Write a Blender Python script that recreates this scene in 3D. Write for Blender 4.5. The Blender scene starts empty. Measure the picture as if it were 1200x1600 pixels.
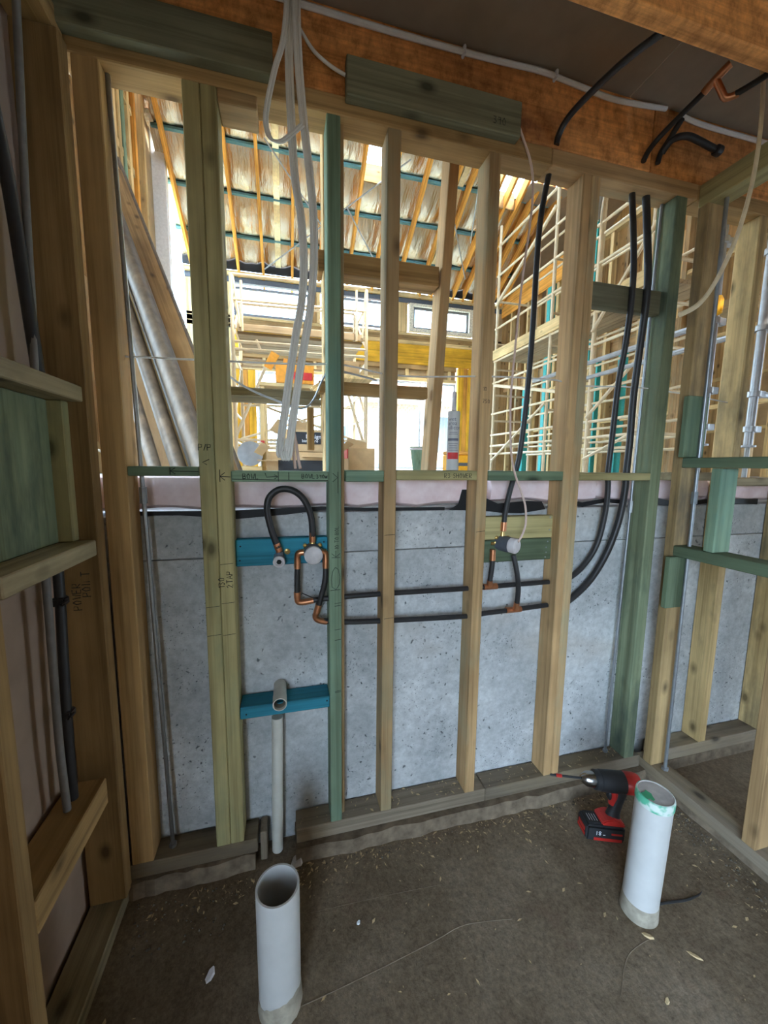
import bpy, bmesh, math, random
from mathutils import Vector, Matrix, Quaternion
random.seed(7)
SC = bpy.context.scene
COL = SC.collection

# ------------------------------------------------------------------ camera
F, PITCH, ROLL, YAW = 601.4, .1213, .0112, .2515
cam = bpy.data.cameras.new('camera'); cam.sensor_fit = 'HORIZONTAL'; cam.sensor_width = 36
cam.lens = F / 1200 * 36; cam.clip_start = .02; cam.clip_end = 200
co = bpy.data.objects.new('camera', cam); COL.objects.link(co)
fw = Vector((math.sin(YAW)*math.cos(PITCH), math.cos(YAW)*math.cos(PITCH), -math.sin(PITCH)))
r0 = Vector((math.cos(YAW), -math.sin(YAW), 0)); u0 = r0.cross(fw)
rt = r0*math.cos(ROLL) + u0*math.sin(ROLL); up = -r0*math.sin(ROLL) + u0*math.cos(ROLL)
co.matrix_world = Matrix(((rt.x, up.x, -fw.x, 0), (rt.y, up.y, -fw.y, -1.344), (rt.z, up.z, -fw.z, 1.5), (0, 0, 0, 1)))
SC.camera = co

# ------------------------------------------------------------------ world, sun, exposure
w = bpy.data.worlds.new('sky'); SC.world = w; w.use_nodes = True
nt = w.node_tree; bg = nt.nodes['Background']
sky = nt.nodes.new('ShaderNodeTexSky'); sky.sky_type = 'NISHITA'; sky.sun_disc = False
sky.sun_elevation = math.radians(52); sky.sun_rotation = math.radians(140); sky.dust_density = 3.0; sky.air_density = 1.0
mixs = nt.nodes.new('ShaderNodeMix'); mixs.data_type = 'RGBA'; mixs.inputs[0].default_value = .65
nt.links.new(sky.outputs[0], mixs.inputs[6]); mixs.inputs[7].default_value = (4.6, 6.3, 8.2, 1)
nt.links.new(mixs.outputs[2], bg.inputs[0]); bg.inputs[1].default_value = 1.65
sl = bpy.data.lights.new('sun', 'SUN'); sl.energy = 9.0; sl.angle = math.radians(4); sl.color = (1, .92, .8)
so = bpy.data.objects.new('sun', sl); COL.objects.link(so)
so.rotation_euler = Vector((-.25, .62, -.95)).to_track_quat('-Z', 'Y').to_euler(); so.location = (2, -6, 12)
SC.view_settings.view_transform = 'Standard'; SC.view_settings.look = 'None'
SC.view_settings.gamma = 1; SC.view_settings.use_curve_mapping = False
SC.view_settings.exposure = 0.72

# ------------------------------------------------------------------ materials
def newmat(name, rough=.7, metal=0, spec=.3):
    m = bpy.data.materials.new(name); m.use_nodes = True
    b = m.node_tree.nodes['Principled BSDF']
    b.inputs['Roughness'].default_value = rough; b.inputs['Metallic'].default_value = metal
    b.inputs['Specular IOR Level'].default_value = spec
    return m, m.node_tree, b
def nd(t, typ, **kw):
    n = t.nodes.new(typ)
    for k, v in kw.items(): setattr(n, k, v)
    return n
def ramp(t, stops):
    r = nd(t, 'ShaderNodeValToRGB'); e = r.color_ramp.elements
    while len(e) < len(stops): e.new(.5)
    for i, (p, c) in enumerate(stops): e[i].position = p; e[i].color = (*c, 1)
    return r
def mixc(t, fac, a, b, mode='MIX'):
    m = nd(t, 'ShaderNodeMix', data_type='RGBA', blend_type=mode)
    for i, v in ((0, fac), (6, a), (7, b)):
        if hasattr(v, 'links'): t.links.new(v, m.inputs[i])
        elif isinstance(v, tuple): m.inputs[i].default_value = (*v, 1)
        else: m.inputs[i].default_value = v
    return m.outputs[2]
def noise(t, vec, scale, detail=4, rough=.6):
    n = nd(t, 'ShaderNodeTexNoise'); n.inputs['Scale'].default_value = scale
    n.inputs['Detail'].default_value = detail; n.inputs['Roughness'].default_value = rough
    t.links.new(vec, n.inputs['Vector']); return n.outputs['Fac']
def mapping(t, vec, sc):
    m = nd(t, 'ShaderNodeMapping'); m.inputs['Scale'].default_value = sc; t.links.new(vec, m.inputs['Vector']); return m.outputs[0]
def plain(name, c, rough=.6, metal=0, spec=.3, var=.12, scale=30):
    m, t, b = newmat(name, rough, metal, spec)
    tc = nd(t, 'ShaderNodeTexCoord')
    n = noise(t, tc.outputs['Object'], scale, 3)
    lo = tuple(x*(1-var) for x in c); hi = tuple(min(1, x*(1+var)) for x in c)
    r = ramp(t, [(.3, lo), (.7, hi)]); t.links.new(n, r.inputs[0]); t.links.new(r.outputs[0], b.inputs['Base Color'])
    return m
def wood(name, light, dark, stain=None, stain_amt=.0, rnd=.18, rough=.75, knots=True, mottle=False):
    m, t, b = newmat(name, rough, 0, .25)
    tc = nd(t, 'ShaderNodeTexCoord'); oi = nd(t, 'ShaderNodeObjectInfo')
    add = nd(t, 'ShaderNodeVectorMath', operation='MULTIPLY_ADD')
    cb = nd(t, 'ShaderNodeCombineXYZ')
    for i in range(3): t.links.new(oi.outputs['Random'], cb.inputs[i])
    t.links.new(cb.outputs[0], add.inputs[0]); add.inputs[1].default_value = (13.7, 29.3, 57.1); t.links.new(tc.outputs['Object'], add.inputs[2])
    v = add.outputs[0]
    g1 = noise(t, mapping(t, v, (1, 1, .035)), 55, 6, .65)
    g2 = noise(t, mapping(t, v, (1, 1, .09)), 14, 3, .5)
    r = ramp(t, [(.3, dark), (.62, light)]); t.links.new(g1, r.inputs[0])
    c = mixc(t, .45, r.outputs[0], mixc(t, g2, dark, tuple(min(1, x*1.25) for x in light)))
    g3 = noise(t, mapping(t, v, (1, 1, .02)), 24, 5, .7)
    r3 = ramp(t, [(.34, (.52, .50, .46)), (.5, (.98,)*3), (.7, (1.16,)*3)]); t.links.new(g3, r3.inputs[0])
    c = mixc(t, .85, c, r3.outputs[0], 'MULTIPLY')
    g4 = noise(t, mapping(t, v, (1, 1, .5)), 3.2, 4, .6)
    r4 = ramp(t, [(.38, (.78, .76, .74)), (.6, (1.1,)*3)]); t.links.new(g4, r4.inputs[0])
    c = mixc(t, 1.0, c, r4.outputs[0], 'MULTIPLY')
    if stain:
        s = noise(t, mapping(t, v, (1, 1, .35)), 5, 5, .65)
        rs = ramp(t, [(.5-.001, (0, 0, 0)), (.72, (stain_amt,)*3)]); t.links.new(s, rs.inputs[0])
        c = mixc(t, rs.outputs[0], c, stain)
    if mottle:
        rm = ramp(t, [(.36, (.42, .36, .32)), (.5, (.9,)*3), (.66, (1.3,)*3)]); t.links.new(noise(t, mapping(t, v, (1, 1, 1.6)), 16, 6, .7), rm.inputs[0])
        c = mixc(t, .65, c, rm.outputs[0], 'MULTIPLY')
    if knots:
        vo = nd(t, 'ShaderNodeTexVoronoi'); vo.inputs['Scale'].default_value = 7.5
        t.links.new(mapping(t, v, (1, 1, .55)), vo.inputs['Vector'])
        rk = ramp(t, [(.06, (.9,)*3), (.11, (.45,)*3), (.19, (0, 0, 0))]); t.links.new(vo.outputs['Distance'], rk.inputs[0])
        c = mixc(t, rk.outputs[0], c, tuple(x*.28 for x in dark))
    mr = nd(t, 'ShaderNodeMapRange'); mr.inputs['To Min'].default_value = 1-rnd; mr.inputs['To Max'].default_value = 1+rnd
    t.links.new(oi.outputs['Random'], mr.inputs['Value'])
    c = mixc(t, 1.0, c, mr.outputs[0], 'MULTIPLY')
    t.links.new(c, b.inputs['Base Color'])
    bp = nd(t, 'ShaderNodeBump'); bp.inputs['Strength'].default_value = .25; bp.inputs['Distance'].default_value = .002
    t.links.new(g1, bp.inputs['Height']); t.links.new(bp.outputs[0], b.inputs['Normal'])
    return m
M = {}
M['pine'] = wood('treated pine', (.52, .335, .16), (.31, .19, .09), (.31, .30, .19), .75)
M['pine_green'] = wood('green treated pine', (.54, .46, .22), (.35, .30, .135), (.20, .28, .17), .6)
M['pine_dirty'] = wood('weathered treated pine', (.66, .47, .22), (.42, .29, .125), (.10, .09, .06), .8)
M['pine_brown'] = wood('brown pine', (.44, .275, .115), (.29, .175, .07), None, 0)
M['teal'] = wood('teal stained pine', (.24, .33, .215), (.16, .24, .16), (.09, .22, .19), .5, .1)
M['teal_dark'] = wood('dark green stained pine', (.15, .20, .12), (.10, .14, .085), (.07, .14, .11), .5, .12)
M['corner'] = wood('dark green mottled pine', (.24, .27, .16), (.13, .17, .105), (.035, .06, .055), .85, .1)
M['grey_pine'] = wood('grey stained pine', (.50, .34, .16), (.30, .21, .10), (.07, .065, .055), .85, .1)
M['blue'] = wood('blue stained pine', (.045, .31, .42), (.025, .21, .31), (.02, .14, .27), .7, .1, knots=False)
M['olive'] = wood('dull olive stained pine', (.21, .20, .125), (.14, .14, .085), (.14, .12, .075), .6, .1)
M['lvl'] = wood('laminated veneer beam', (.92, .40, .125), (.48, .17, .05), (.16, .055, .022), .85, .08, knots=False, mottle=True)
M['orange'] = wood('orange laminated beam', (.88, .43, .09), (.66, .27, .045), None, 0, .1, knots=False)
M['yellow'] = wood('yellow laminated panel', (.85, .48, .045), (.68, .33, .02), None, 0, .08, knots=False)
M['pale'] = wood('pale pine', (.78, .58, .28), (.55, .37, .165), None, 0, .15)
M['plate'] = wood('dusty sole plate', (.24, .195, .14), (.165, .13, .092), (.34, .25, .13), .5)
M['ledge'] = wood('grey worn timber', (.46, .375, .225), (.27, .215, .125), (.13, .13, .085), .6)

def mat_concrete():
    m, t, b = newmat('concrete', .85, 0, .2); tc = nd(t, 'ShaderNodeTexCoord'); v = tc.outputs['Object']
    n1 = noise(t, v, 3.2, 6, .65); n2 = noise(t, v, 34, 5, .75)
    r = ramp(t, [(.3, (.40, .415, .41)), (.52, (.56, .57, .565)), (.72, (.74, .745, .73))]); t.links.new(n1, r.inputs[0])
    r2 = ramp(t, [(.3, (.70,)*3), (.7, (1.10,)*3)]); t.links.new(n2, r2.inputs[0])
    c = mixc(t, .9, r.outputs[0], r2.outputs[0], 'MULTIPLY')
    def pits(scale, r0, r1, m0, m1, wob, seed):
        nz = nd(t, 'ShaderNodeTexNoise'); nz.inputs['Scale'].default_value = scale*.8; t.links.new(v, nz.inputs['Vector'])
        va = nd(t, 'ShaderNodeVectorMath', operation='MULTIPLY_ADD'); t.links.new(nz.outputs['Color'], va.inputs[0]); va.inputs[1].default_value = (wob/scale,)*3
        mp = nd(t, 'ShaderNodeMapping'); mp.inputs['Location'].default_value = (seed, seed*2, seed*3); t.links.new(v, mp.inputs['Vector']); t.links.new(mp.outputs[0], va.inputs[2])
        vo = nd(t, 'ShaderNodeTexVoronoi', voronoi_dimensions='3D'); vo.inputs['Scale'].default_value = scale; t.links.new(va.outputs[0], vo.inputs['Vector'])
        pit = ramp(t, [(r0, (1,)*3), (r1, (0,)*3)]); t.links.new(vo.outputs['Distance'], pit.inputs[0])
        msk = ramp(t, [(m0, (0,)*3), (m1, (1,)*3)]); t.links.new(noise(t, mp.outputs[0], 6, 4, .65), msk.inputs[0])
        return mixc(t, 1.0, pit.outputs[0], msk.outputs[0], 'MULTIPLY')
    f1 = pits(34, .10, .20, .48, .58, 1.5, .7); f2 = pits(80, .12, .24, .47, .59, 2.2, 2.3)
    f = mixc(t, 1.0, f1, f2, 'LIGHTEN')
    c = mixc(t, f, c, (.13, .14, .145))
    st = ramp(t, [(.62, (0,)*3), (.72, (.35,)*3)]); t.links.new(noise(t, mapping(t, v, (1.2, 1, .7)), 2.1, 3), st.inputs[0])
    c = mixc(t, st.outputs[0], c, (.40, .34, .27))
    t.links.new(c, b.inputs['Base Color'])
    bp = nd(t, 'ShaderNodeBump'); bp.inputs['Strength'].default_value = .5; bp.inputs['Distance'].default_value = .006; bp.invert = True
    t.links.new(f, bp.inputs['Height']); t.links.new(bp.outputs[0], b.inputs['Normal'])
    return m
M['concrete'] = mat_concrete()
def mat_floor():
    m, t, b = newmat('dusty slab', .9, 0, .15); tc = nd(t, 'ShaderNodeTexCoord'); v = tc.outputs['Object']
    r = ramp(t, [(.28, (.14, .10, .062)), (.5, (.22, .165, .108)), (.75, (.33, .26, .185))]); t.links.new(noise(t, v, 2.3, 7, .68), r.inputs[0])
    r2 = ramp(t, [(.32, (.55,)*3), (.7, (1.28,)*3)]); t.links.new(noise(t, v, 75, 6, .8), r2.inputs[0])
    c = mixc(t, 1.0, r.outputs[0], r2.outputs[0], 'MULTIPLY')
    rr = ramp(t, [(.62, (0,)*3), (.78, (.5,)*3)]); t.links.new(noise(t, v, 5.5, 5, .7), rr.inputs[0])
    c = mixc(t, rr.outputs[0], c, (.20, .12, .085))
    t.links.new(c, b.inputs['Base Color'])
    bp = nd(t, 'ShaderNodeBump'); bp.inputs['Strength'].default_value = .7; bp.inputs['Distance'].default_value = .006
    t.links.new(noise(t, v, 40, 8, .75), bp.inputs['Height']); t.links.new(bp.outputs[0], b.inputs['Normal'])
    return m
M['floor'] = mat_floor()
M['kerb'] = plain('mortar kerb', (.19, .145, .10), .9, 0, .1, .35, 22)
def mat_foil():
    m, t, b = newmat('crinkled roof foil', .22, 1.0, .5); tc = nd(t, 'ShaderNodeTexCoord'); v = tc.outputs['Object']
    b.inputs['Base Color'].default_value = (.62, .51, .36, 1)
    bp = nd(t, 'ShaderNodeBump'); bp.inputs['Strength'].default_value = .55; bp.inputs['Distance'].default_value = .03
    n = noise(t, mapping(t, v, (4.5, 1.1, 1.1)), 5, 5, .6)
    t.links.new(n, bp.inputs['Height']); t.links.new(bp.outputs[0], b.inputs['Normal'])
    return m
M['foil'] = mat_foil()
M['tape'] = plain('foil tape', (.85, .72, .42), .35, .8)
M['batten'] = plain('teal steel batten', (.11, .26, .28), .45, .2)
M['teal_paint'] = plain('teal painted post', (.05, .42, .40), .5)
M['galv'] = plain('galvanised tube', (.40, .41, .42), .42, .7, .5, .15, 12)
M['alu'] = plain('scaffold tube', (.72, .58, .38), .45, .2, .4, .1, 10)
M['deck'] = wood('scaffold plank', (.42, .31, .19), (.30, .21, .12), None, 0, .1, knots=False)
M['rod'] = plain('threaded rod', (.30, .30, .29), .4, .8, .5)
M['rod_bright'] = plain('zinc rod', (.33, .35, .37), .4, .7, .5)
M['black'] = plain('black pipe', (.028, .027, .028), .42, 0, .4)
M['copper'] = plain('copper crimp', (.70, .32, .17), .3, .9, .5)
M['brass'] = plain('brass fitting', (.60, .42, .16), .3, .9, .5)
M['greycap'] = plain('pale grey plastic', (.66, .62, .62), .45)
M['conduit'] = plain('dull grey conduit', (.20, .185, .17), .5)
M['darkcap'] = plain('dark grey plastic', (.09, .10, .12), .45)
M['bluegrey'] = plain('blue grey plastic', (.16, .19, .23), .45)
M['pvc'] = plain('pvc pipe', (.64, .62, .54), .45, 0, .4, .07, 14)
M['pvc_white'] = plain('white pvc pipe', (.57, .56, .535), .4, 0, .4, .05, 12)
M['pvc_dirt'] = plain('dusty pvc', (.38, .335, .26), .7, 0, .2, .3, 25)
M['pvc_in_shade'] = plain('shaded pvc bore', (.30, .26, .20), .6)  # darker copy of the pipe colour, shade inside the outlet painted in
M['cable'] = plain('white cable', (.76, .73, .67), .5, 0, .35, .05, 20)
M['cable_cream'] = plain('cream cable', (.70, .58, .38), .5)
M['wire_pink'] = plain('pink wire', (.72, .54, .46), .5)
M['strap'] = plain('pale cord', (.72, .70, .66), .6)
M['pink'] = plain('pink insulation', (.98, .74, .74), .95, 0, .05, .12, 16)
M['membrane'] = plain('black membrane', (.018, .018, .02), .6)
M['ceiling'] = plain('particleboard', (.32, .24, .165), .85, 0, .15, .1, 8)
M['lining'] = plain('pinkish lining board', (.42, .30, .22), .9, 0, .1, .1, 6)
M['darklining'] = plain('brown lining', (.36, .26, .17), .9, 0, .1, .1, 6)
M['ply'] = plain('tan sheathing', (.46, .32, .17), .8, 0, .15, .12, 5)
M['wrap'] = plain('white building wrap', (.80, .82, .84), .6, 0, .3, .08, 30)
M['foam'] = plain('expanding foam', (.78, .72, .58), .9, 0, .1, .3, 40)
M['winframe'] = plain('window frame', (.20, .20, .21), .4, .3)
M['winwhite'] = plain('white window frame', (.72, .74, .77), .4)
M['hallfloor'] = plain('hall slab', (.55, .53, .49), .85, 0, .2, .1, 3)
M['red'] = plain('red plastic', (.50, .028, .022), .38, 0, .45)
M['drillblack'] = plain('black rubber', (.022, .023, .025), .5, 0, .4)
M['chrome'] = plain('steel chuck', (.34, .33, .32), .22, 1, .5)
M['carton'] = plain('cardboard', (.58, .39, .20), .85, 0, .1, .12, 9)
M['cartonblack'] = plain('black print', (.03, .03, .032), .6)
M['orangebox'] = plain('orange carton', (.85, .36, .05), .6)
M['labelred'] = plain('red label', (.65, .05, .05), .5)
M['white'] = plain('white plastic', (.80, .80, .80), .4, 0, .4, .03)
M['ink'] = plain('black marker ink', (.02, .025, .022), .8)
M['textgrey'] = plain('grey print', (.16, .16, .20), .6)
M['greentape'] = plain('green tape', (.20, .62, .42), .6, 0, .3, .45, 26)
def mat_tape():
    m, t, b = newmat('patchy green tape', .6); tc = nd(t, 'ShaderNodeTexCoord')
    r = ramp(t, [(.47, (.66, .74, .68)), (.56, (.12, .50, .31))]); t.links.new(noise(t, tc.outputs['Object'], 17, 3), r.inputs[0]); t.links.new(r.outputs[0], b.inputs['Base Color']); return m
M['greentape'] = mat_tape()
M['dustcap'] = plain('dusty cap', (.50, .46, .42), .85, 0, .1, .2, 22)
M['greenpaint'] = plain('green paint', (.07, .36, .17), .7)
M['chip'] = plain('wood shavings', (.60, .45, .25), .9, 0, .1, .3, 60)
M['brick'] = plain('brick', (.52, .34, .26), .9, 0, .1, .2, 6)
M['brickpale'] = plain('cream brick', (.70, .60, .50), .9, 0, .1, .15, 4)
M['tileroof'] = plain('roof tile', (.30, .14, .09), .8)
M['fence'] = plain('blue grey fence', (.20, .25, .33), .6)
M['ground'] = plain('pale ground', (.52, .52, .40), .95, 0, .1, .2, 1.5)
M['soil'] = plain('dark soil', (.10, .085, .065), .95, 0, .05, .2, 2)
M['orangeplastic'] = plain('orange plastic', (.88, .42, .02), .5)
M['red_print'] = plain('red print', (.48, .09, .06), .8)
def mat_glass():
    m, t, b = newmat('window glass'); t.nodes.remove(b)
    tr = nd(t, 'ShaderNodeBsdfTransparent'); tr.inputs[0].default_value = (.93, .97, .98, 1)
    gl = nd(t, 'ShaderNodeBsdfGlossy'); gl.inputs['Roughness'].default_value = .02
    mx = nd(t, 'ShaderNodeMixShader'); mx.inputs[0].default_value = .06
    t.links.new(tr.outputs[0], mx.inputs[1]); t.links.new(gl.outputs[0], mx.inputs[2]); t.links.new(mx.outputs[0], t.nodes['Material Output'].inputs[0])
    return m
M['glass'] = mat_glass()
def mat_tube():
    m, t, b = newmat('weathered pipe', .5, .25, .4); tc = nd(t, 'ShaderNodeTexCoord'); v = tc.outputs['Object']
    r = ramp(t, [(.3, (.065, .046, .028)), (.7, (.14, .10, .06))]); t.links.new(noise(t, mapping(t, v, (1, 1, .3)), 22, 5), r.inputs[0])
    t.links.new(r.outputs[0], b.inputs['Base Color']); return m
M['oldpipe'] = mat_tube()

# ------------------------------------------------------------------ builders
def prop(o, label=None, cat=None, group=None, kind=None):
    for k, v in (('label', label), ('category', cat), ('group', group), ('kind', kind)):
        if v: o[k] = v
    return o
def thing(name, loc=(0, 0, 0), label=None, cat=None, group=None, kind=None):
    o = bpy.data.objects.new(name, None); o.empty_display_size = .05; COL.objects.link(o); o.location = loc
    return prop(o, label, cat, group, kind)
def wmat(o):
    return (wmat(o.parent) @ o.matrix_parent_inverse if o.parent else Matrix()) @ o.matrix_basis
def link(name, me, mat, parent=None, loc=(0, 0, 0), rot=None):
    """loc in world space; a parent is never rotated unless the caller works in its local space"""
    if mat and not me.materials: me.materials.append(mat)
    o = bpy.data.objects.new(name, me); COL.objects.link(o)
    o.location = Vector(loc)
    if rot is not None: o.rotation_mode = 'QUATERNION'; o.rotation_quaternion = rot
    if parent: o.parent = parent; o.matrix_parent_inverse = wmat(parent).inverted()
    return o
def bmesh_obj(name, bm, mat, parent=None, loc=(0, 0, 0), smooth=False, rot=None):
    me = bpy.data.meshes.new(name)
    bmesh.ops.recalc_face_normals(bm, faces=bm.faces[:])
    if smooth:
        for f in bm.faces: f.smooth = True
    bm.to_mesh(me); bm.free()
    if smooth: me.set_sharp_from_angle(angle=math.radians(40))
    return link(name, me, mat, parent, loc, rot)
QX = Matrix(((0, 0, 1), (1, 0, 0), (0, 1, 0))).to_quaternion()   # local z -> x, local x -> y, local y -> z
QY = Matrix(((0, 1, 0), (0, 0, 1), (1, 0, 0))).to_quaternion()   # local z -> y, local x -> z, local y -> x
_cache = {}
def box_me(sx, sy, sz, mat, bev=.003):
    k = (round(sx, 3), round(sy, 3), round(sz, 3), mat.name, bev)
    if k in _cache: return _cache[k]
    bm = bmesh.new(); bmesh.ops.create_cube(bm, size=1); bmesh.ops.scale(bm, vec=(sx, sy, sz), verts=bm.verts[:])
    if bev: bmesh.ops.bevel(bm, geom=bm.edges[:], offset=min(bev, .3*min(sx, sy, sz)), segments=1, affect='EDGES')
    me = bpy.data.meshes.new('timber'); bm.to_mesh(me); bm.free(); me.materials.append(mat); _cache[k] = me
    return me
def board(name, mat, x, y, z, parent=None, axis=None, bev=.003):
    """axis-aligned timber between the bounds; its grain runs along its longest side"""
    d = (x[1]-x[0], y[1]-y[0], z[1]-z[0]); c = [(a[0]+a[1])/2 for a in (x, y, z)]
    axis = axis or 'xyz'[max(range(3), key=lambda i: d[i])]
    if axis == 'z': me, q = box_me(d[0], d[1], d[2], mat, bev), None
    elif axis == 'x': me, q = box_me(d[1], d[2], d[0], mat, bev), QX
    else: me, q = box_me(d[2], d[0], d[1], mat, bev), QY
    return link(name, me, mat, parent, c, q)
def beam(name, mat, a, b, wx, wy, parent=None, upv=(0, 0, 1), bev=.003):
    """timber from a to b; wy measured along upv"""
    a, b = Vector(a), Vector(b); d = (b-a); L = d.length; d.normalize()
    u = Vector(upv); u = (u - d*u.dot(d)).normalized(); s = u.cross(d)
    q = Matrix((s, u, d)).transposed().to_quaternion()
    return link(name, box_me(wx, wy, L, mat, bev), mat, parent, (a+b)/2, q)
def add_tube(bm, pts, r, n=10, cap=True, closed=False, flat=1.0, up=None):
    pts = [Vector(p) for p in pts]; rings = []
    N = len(pts); ref = None
    for i, p in enumerate(pts):
        t = (pts[min(i+1, N-1)] - pts[max(i-1, 0)]).normalized()
        if ref is None:
            ref = Vector(up) if up else (Vector((0, 0, 1)) if abs(t.z) < .9 else Vector((0, 1, 0)))
        u = (ref - t*ref.dot(t)).normalized(); v = t.cross(u); ref = u
        rr = r if not isinstance(r, (list, tuple)) else r[min(len(r)-1, i*len(r)//N)]
        rings.append([bm.verts.new(p + (u*math.cos(2*math.pi*k/n) + v*math.sin(2*math.pi*k/n)*flat)*rr) for k in range(n)])
    for A, B in zip(rings, rings[1:]):
        for k in range(n): bm.faces.new((A[k], A[(k+1) % n], B[(k+1) % n], B[k]))
    if cap: bm.faces.new(rings[0][::-1]); bm.faces.new(rings[-1])
def spline(pts, sub=5):
    P = [Vector(p) for p in pts]; out = []
    for i in range(len(P)-1):
        p0, p1, p2, p3 = P[max(i-1, 0)], P[i], P[i+1], P[min(i+2, len(P)-1)]
        for k in range(sub):
            t = k/sub
            out.append(.5*((2*p1) + (p2-p0)*t + (2*p0-5*p1+4*p2-p3)*t*t + (3*p1-p0-3*p2+p3)*t**3))
    out.append(P[-1]); return out
def tube(name, mat, pts, r, parent=None, n=10, smooth_pts=0, flat=1.0, up=None, cap=True):
    pts = [Vector(p) for p in pts]
    if smooth_pts: pts = spline(pts, smooth_pts)
    org = pts[0].copy()
    bm = bmesh.new(); add_tube(bm, [p-org for p in pts], r, n, cap, False, flat, up)
    return bmesh_obj(name, bm, mat, parent, org, True)
def add_box(bm, x, y, z, bev=0):
    r = bmesh.ops.create_cube(bm, size=1)
    for v in r['verts']:
        v.co = Vector([(a[0]+a[1])/2 + c*(a[1]-a[0]) for a, c in zip((x, y, z), v.co)])
    if bev:
        es = list({e for v in r['verts'] for e in v.link_edges})
        bmesh.ops.bevel(bm, geom=es, offset=bev, segments=2, affect='EDGES')
def add_lathe(bm, prof, n=24, mat=None):
    """profile of (r, z) about z, or about a frame given by mat"""
    rings = []
    for r, z in prof:
        rings.append([bm.verts.new((mat or Matrix()) @ Vector((r*math.cos(2*math.pi*k/n), r*math.sin(2*math.pi*k/n), z))) for k in range(n)])
    for A, B in zip(rings, rings[1:]):
        for k in range(n): bm.faces.new((A[k], A[(k+1) % n], B[(k+1) % n], B[k]))
    return rings
def lathe(name, mat, prof, parent, loc, dirv=(0, 0, 1), n=24, capped=True):
    bm = bmesh.new(); q = Vector(dirv).to_track_quat('Z', 'Y')
    R = add_lathe(bm, prof, n, q.to_matrix().to_4x4())
    if capped: bm.faces.new(R[0][::-1]); bm.faces.new(R[-1])
    return bmesh_obj(name, bm, mat, parent, loc, True)

# handwriting in marker: strokes on a 0..1 grid
GL = {'A': [[(0, 0), (.3, 1), (.6, 0)], [(.1, .4), (.5, .4)]], 'B': [[(0, 0), (0, 1), (.45, .9), (.4, .55), (0, .5), (.5, .4), (.5, .1), (0, 0)]],
 'E': [[(.5, 1), (0, 1), (0, 0), (.5, 0)], [(0, .5), (.4, .5)]], 'G': [[(.5, .85), (.2, 1), (0, .5), (.2, 0), (.5, .15), (.5, .45), (.3, .45)]],
 'H': [[(0, 0), (0, 1)], [(.5, 0), (.5, 1)], [(0, .5), (.5, .5)]], 'I': [[(.1, 0), (.1, 1)]], 'K': [[(0, 0), (0, 1)], [(.5, 1), (0, .5), (.5, 0)]],
 'L': [[(0, 1), (0, 0), (.5, 0)]], 'M': [[(0, 0), (.05, 1), (.3, .4), (.55, 1), (.6, 0)]], 'N': [[(0, 0), (0, 1), (.5, 0), (.5, 1)]],
 'O': [[(.25, 1), (0, .6), (.1, .05), (.4, .05), (.5, .6), (.25, 1)]], 'P': [[(0, 0), (0, 1), (.5, .9), (.45, .5), (0, .45)]],
 'R': [[(0, 0), (0, 1), (.5, .9), (.45, .5), (0, .45), (.5, 0)]], 'S': [[(.5, .9), (.15, 1), (.05, .65), (.45, .4), (.4, .05), (0, .1)]],
 'T': [[(0, 1), (.6, 1)], [(.3, 1), (.3, 0)]], 'U': [[(0, 1), (.05, .1), (.4, .05), (.5, 1)]], 'W': [[(0, 1), (.15, 0), (.3, .7), (.45, 0), (.6, 1)]],
 'm': [[(0, 0), (0, .5), (.2, .5), (.2, 0)], [(.2, .5), (.4, .5), (.4, 0)]], '/': [[(0, 0), (.3, 1)]],
 '0': [[(.25, 1), (0, .6), (.1, .05), (.4, .05), (.5, .6), (.25, 1)]], '1': [[(.1, .8), (.25, 1), (.25, 0)]], '2': [[(0, .8), (.25, 1), (.45, .75), (0, 0), (.5, 0)]],
 '3': [[(0, .95), (.45, .9), (.2, .55), (.5, .3), (.3, 0), (0, .1)]], '5': [[(.5, 1), (.05, 1), (.05, .6), (.4, .55), (.45, .1), (0, .05)]],
 '7': [[(0, 1), (.5, 1), (.15, 0)]], '9': [[(.45, .7), (.1, .6), (.1, .95), (.45, .9), (.4, 0)]], ' ': []}
def strokes_of(text, h, o, ux, uy):
    out = []; x = 0
    for ch in text:
        for s in GL[ch]: out.append([Vector(o) + Vector(ux)*((x+px)*h) + Vector(uy)*(py*h) for px, py in s])
        x += .78 if ch not in 'I1/ ' else .5
    return out
def marks(parent, strokes, r=.0012, mat='ink', name='pen_marking'):
    bm = bmesh.new(); org = Vector(strokes[0][0])
    for s in strokes: add_tube(bm, [Vector(p)-org for p in s], r, 4, True)
    return bmesh_obj(name, bm, M[mat], parent, org)
X_, Z_, Y_ = (1, 0, 0), (0, 0, 1), (0, 1, 0)

# ================================================================== SETTING: the room
fl = board('floor', M['floor'], (-.8, 6), (-6.2, .3), (-.15, 0), bev=0); fl['kind'] = 'structure'
def dust_line(pts, r):
    return tube('ridge', M['kerb'], [(x, y, -.0015) for x, y in pts], r, fl, 6, 6, .55)
dust_line([(-.088, -.43), (.141, -.408), (.411, -.374), (.527, -.355), (.615, -.362), (.705, -.377)], .003)
dust_line([(.022, -.197), (.307, -.208), (.519, -.221)], .0022)
dust_line([(1.12, -.53), (1.0, -.55), (.9, -.62)], .003)
cl = thing('ceiling', (0, 0, 2.88), kind='structure')
for x0, x1 in ((-1.2, 1.28), (1.283, 3.6), (3.603, 6)):
    board('panel', M['ceiling'], (x0, x1), (-2.0, .40), (2.88, 2.902), cl, bev=.001)
    board('panel', M['ceiling'], (x0, x1), (-6.2, -2.003), (2.88, 2.902), cl, bev=.001)
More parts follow.
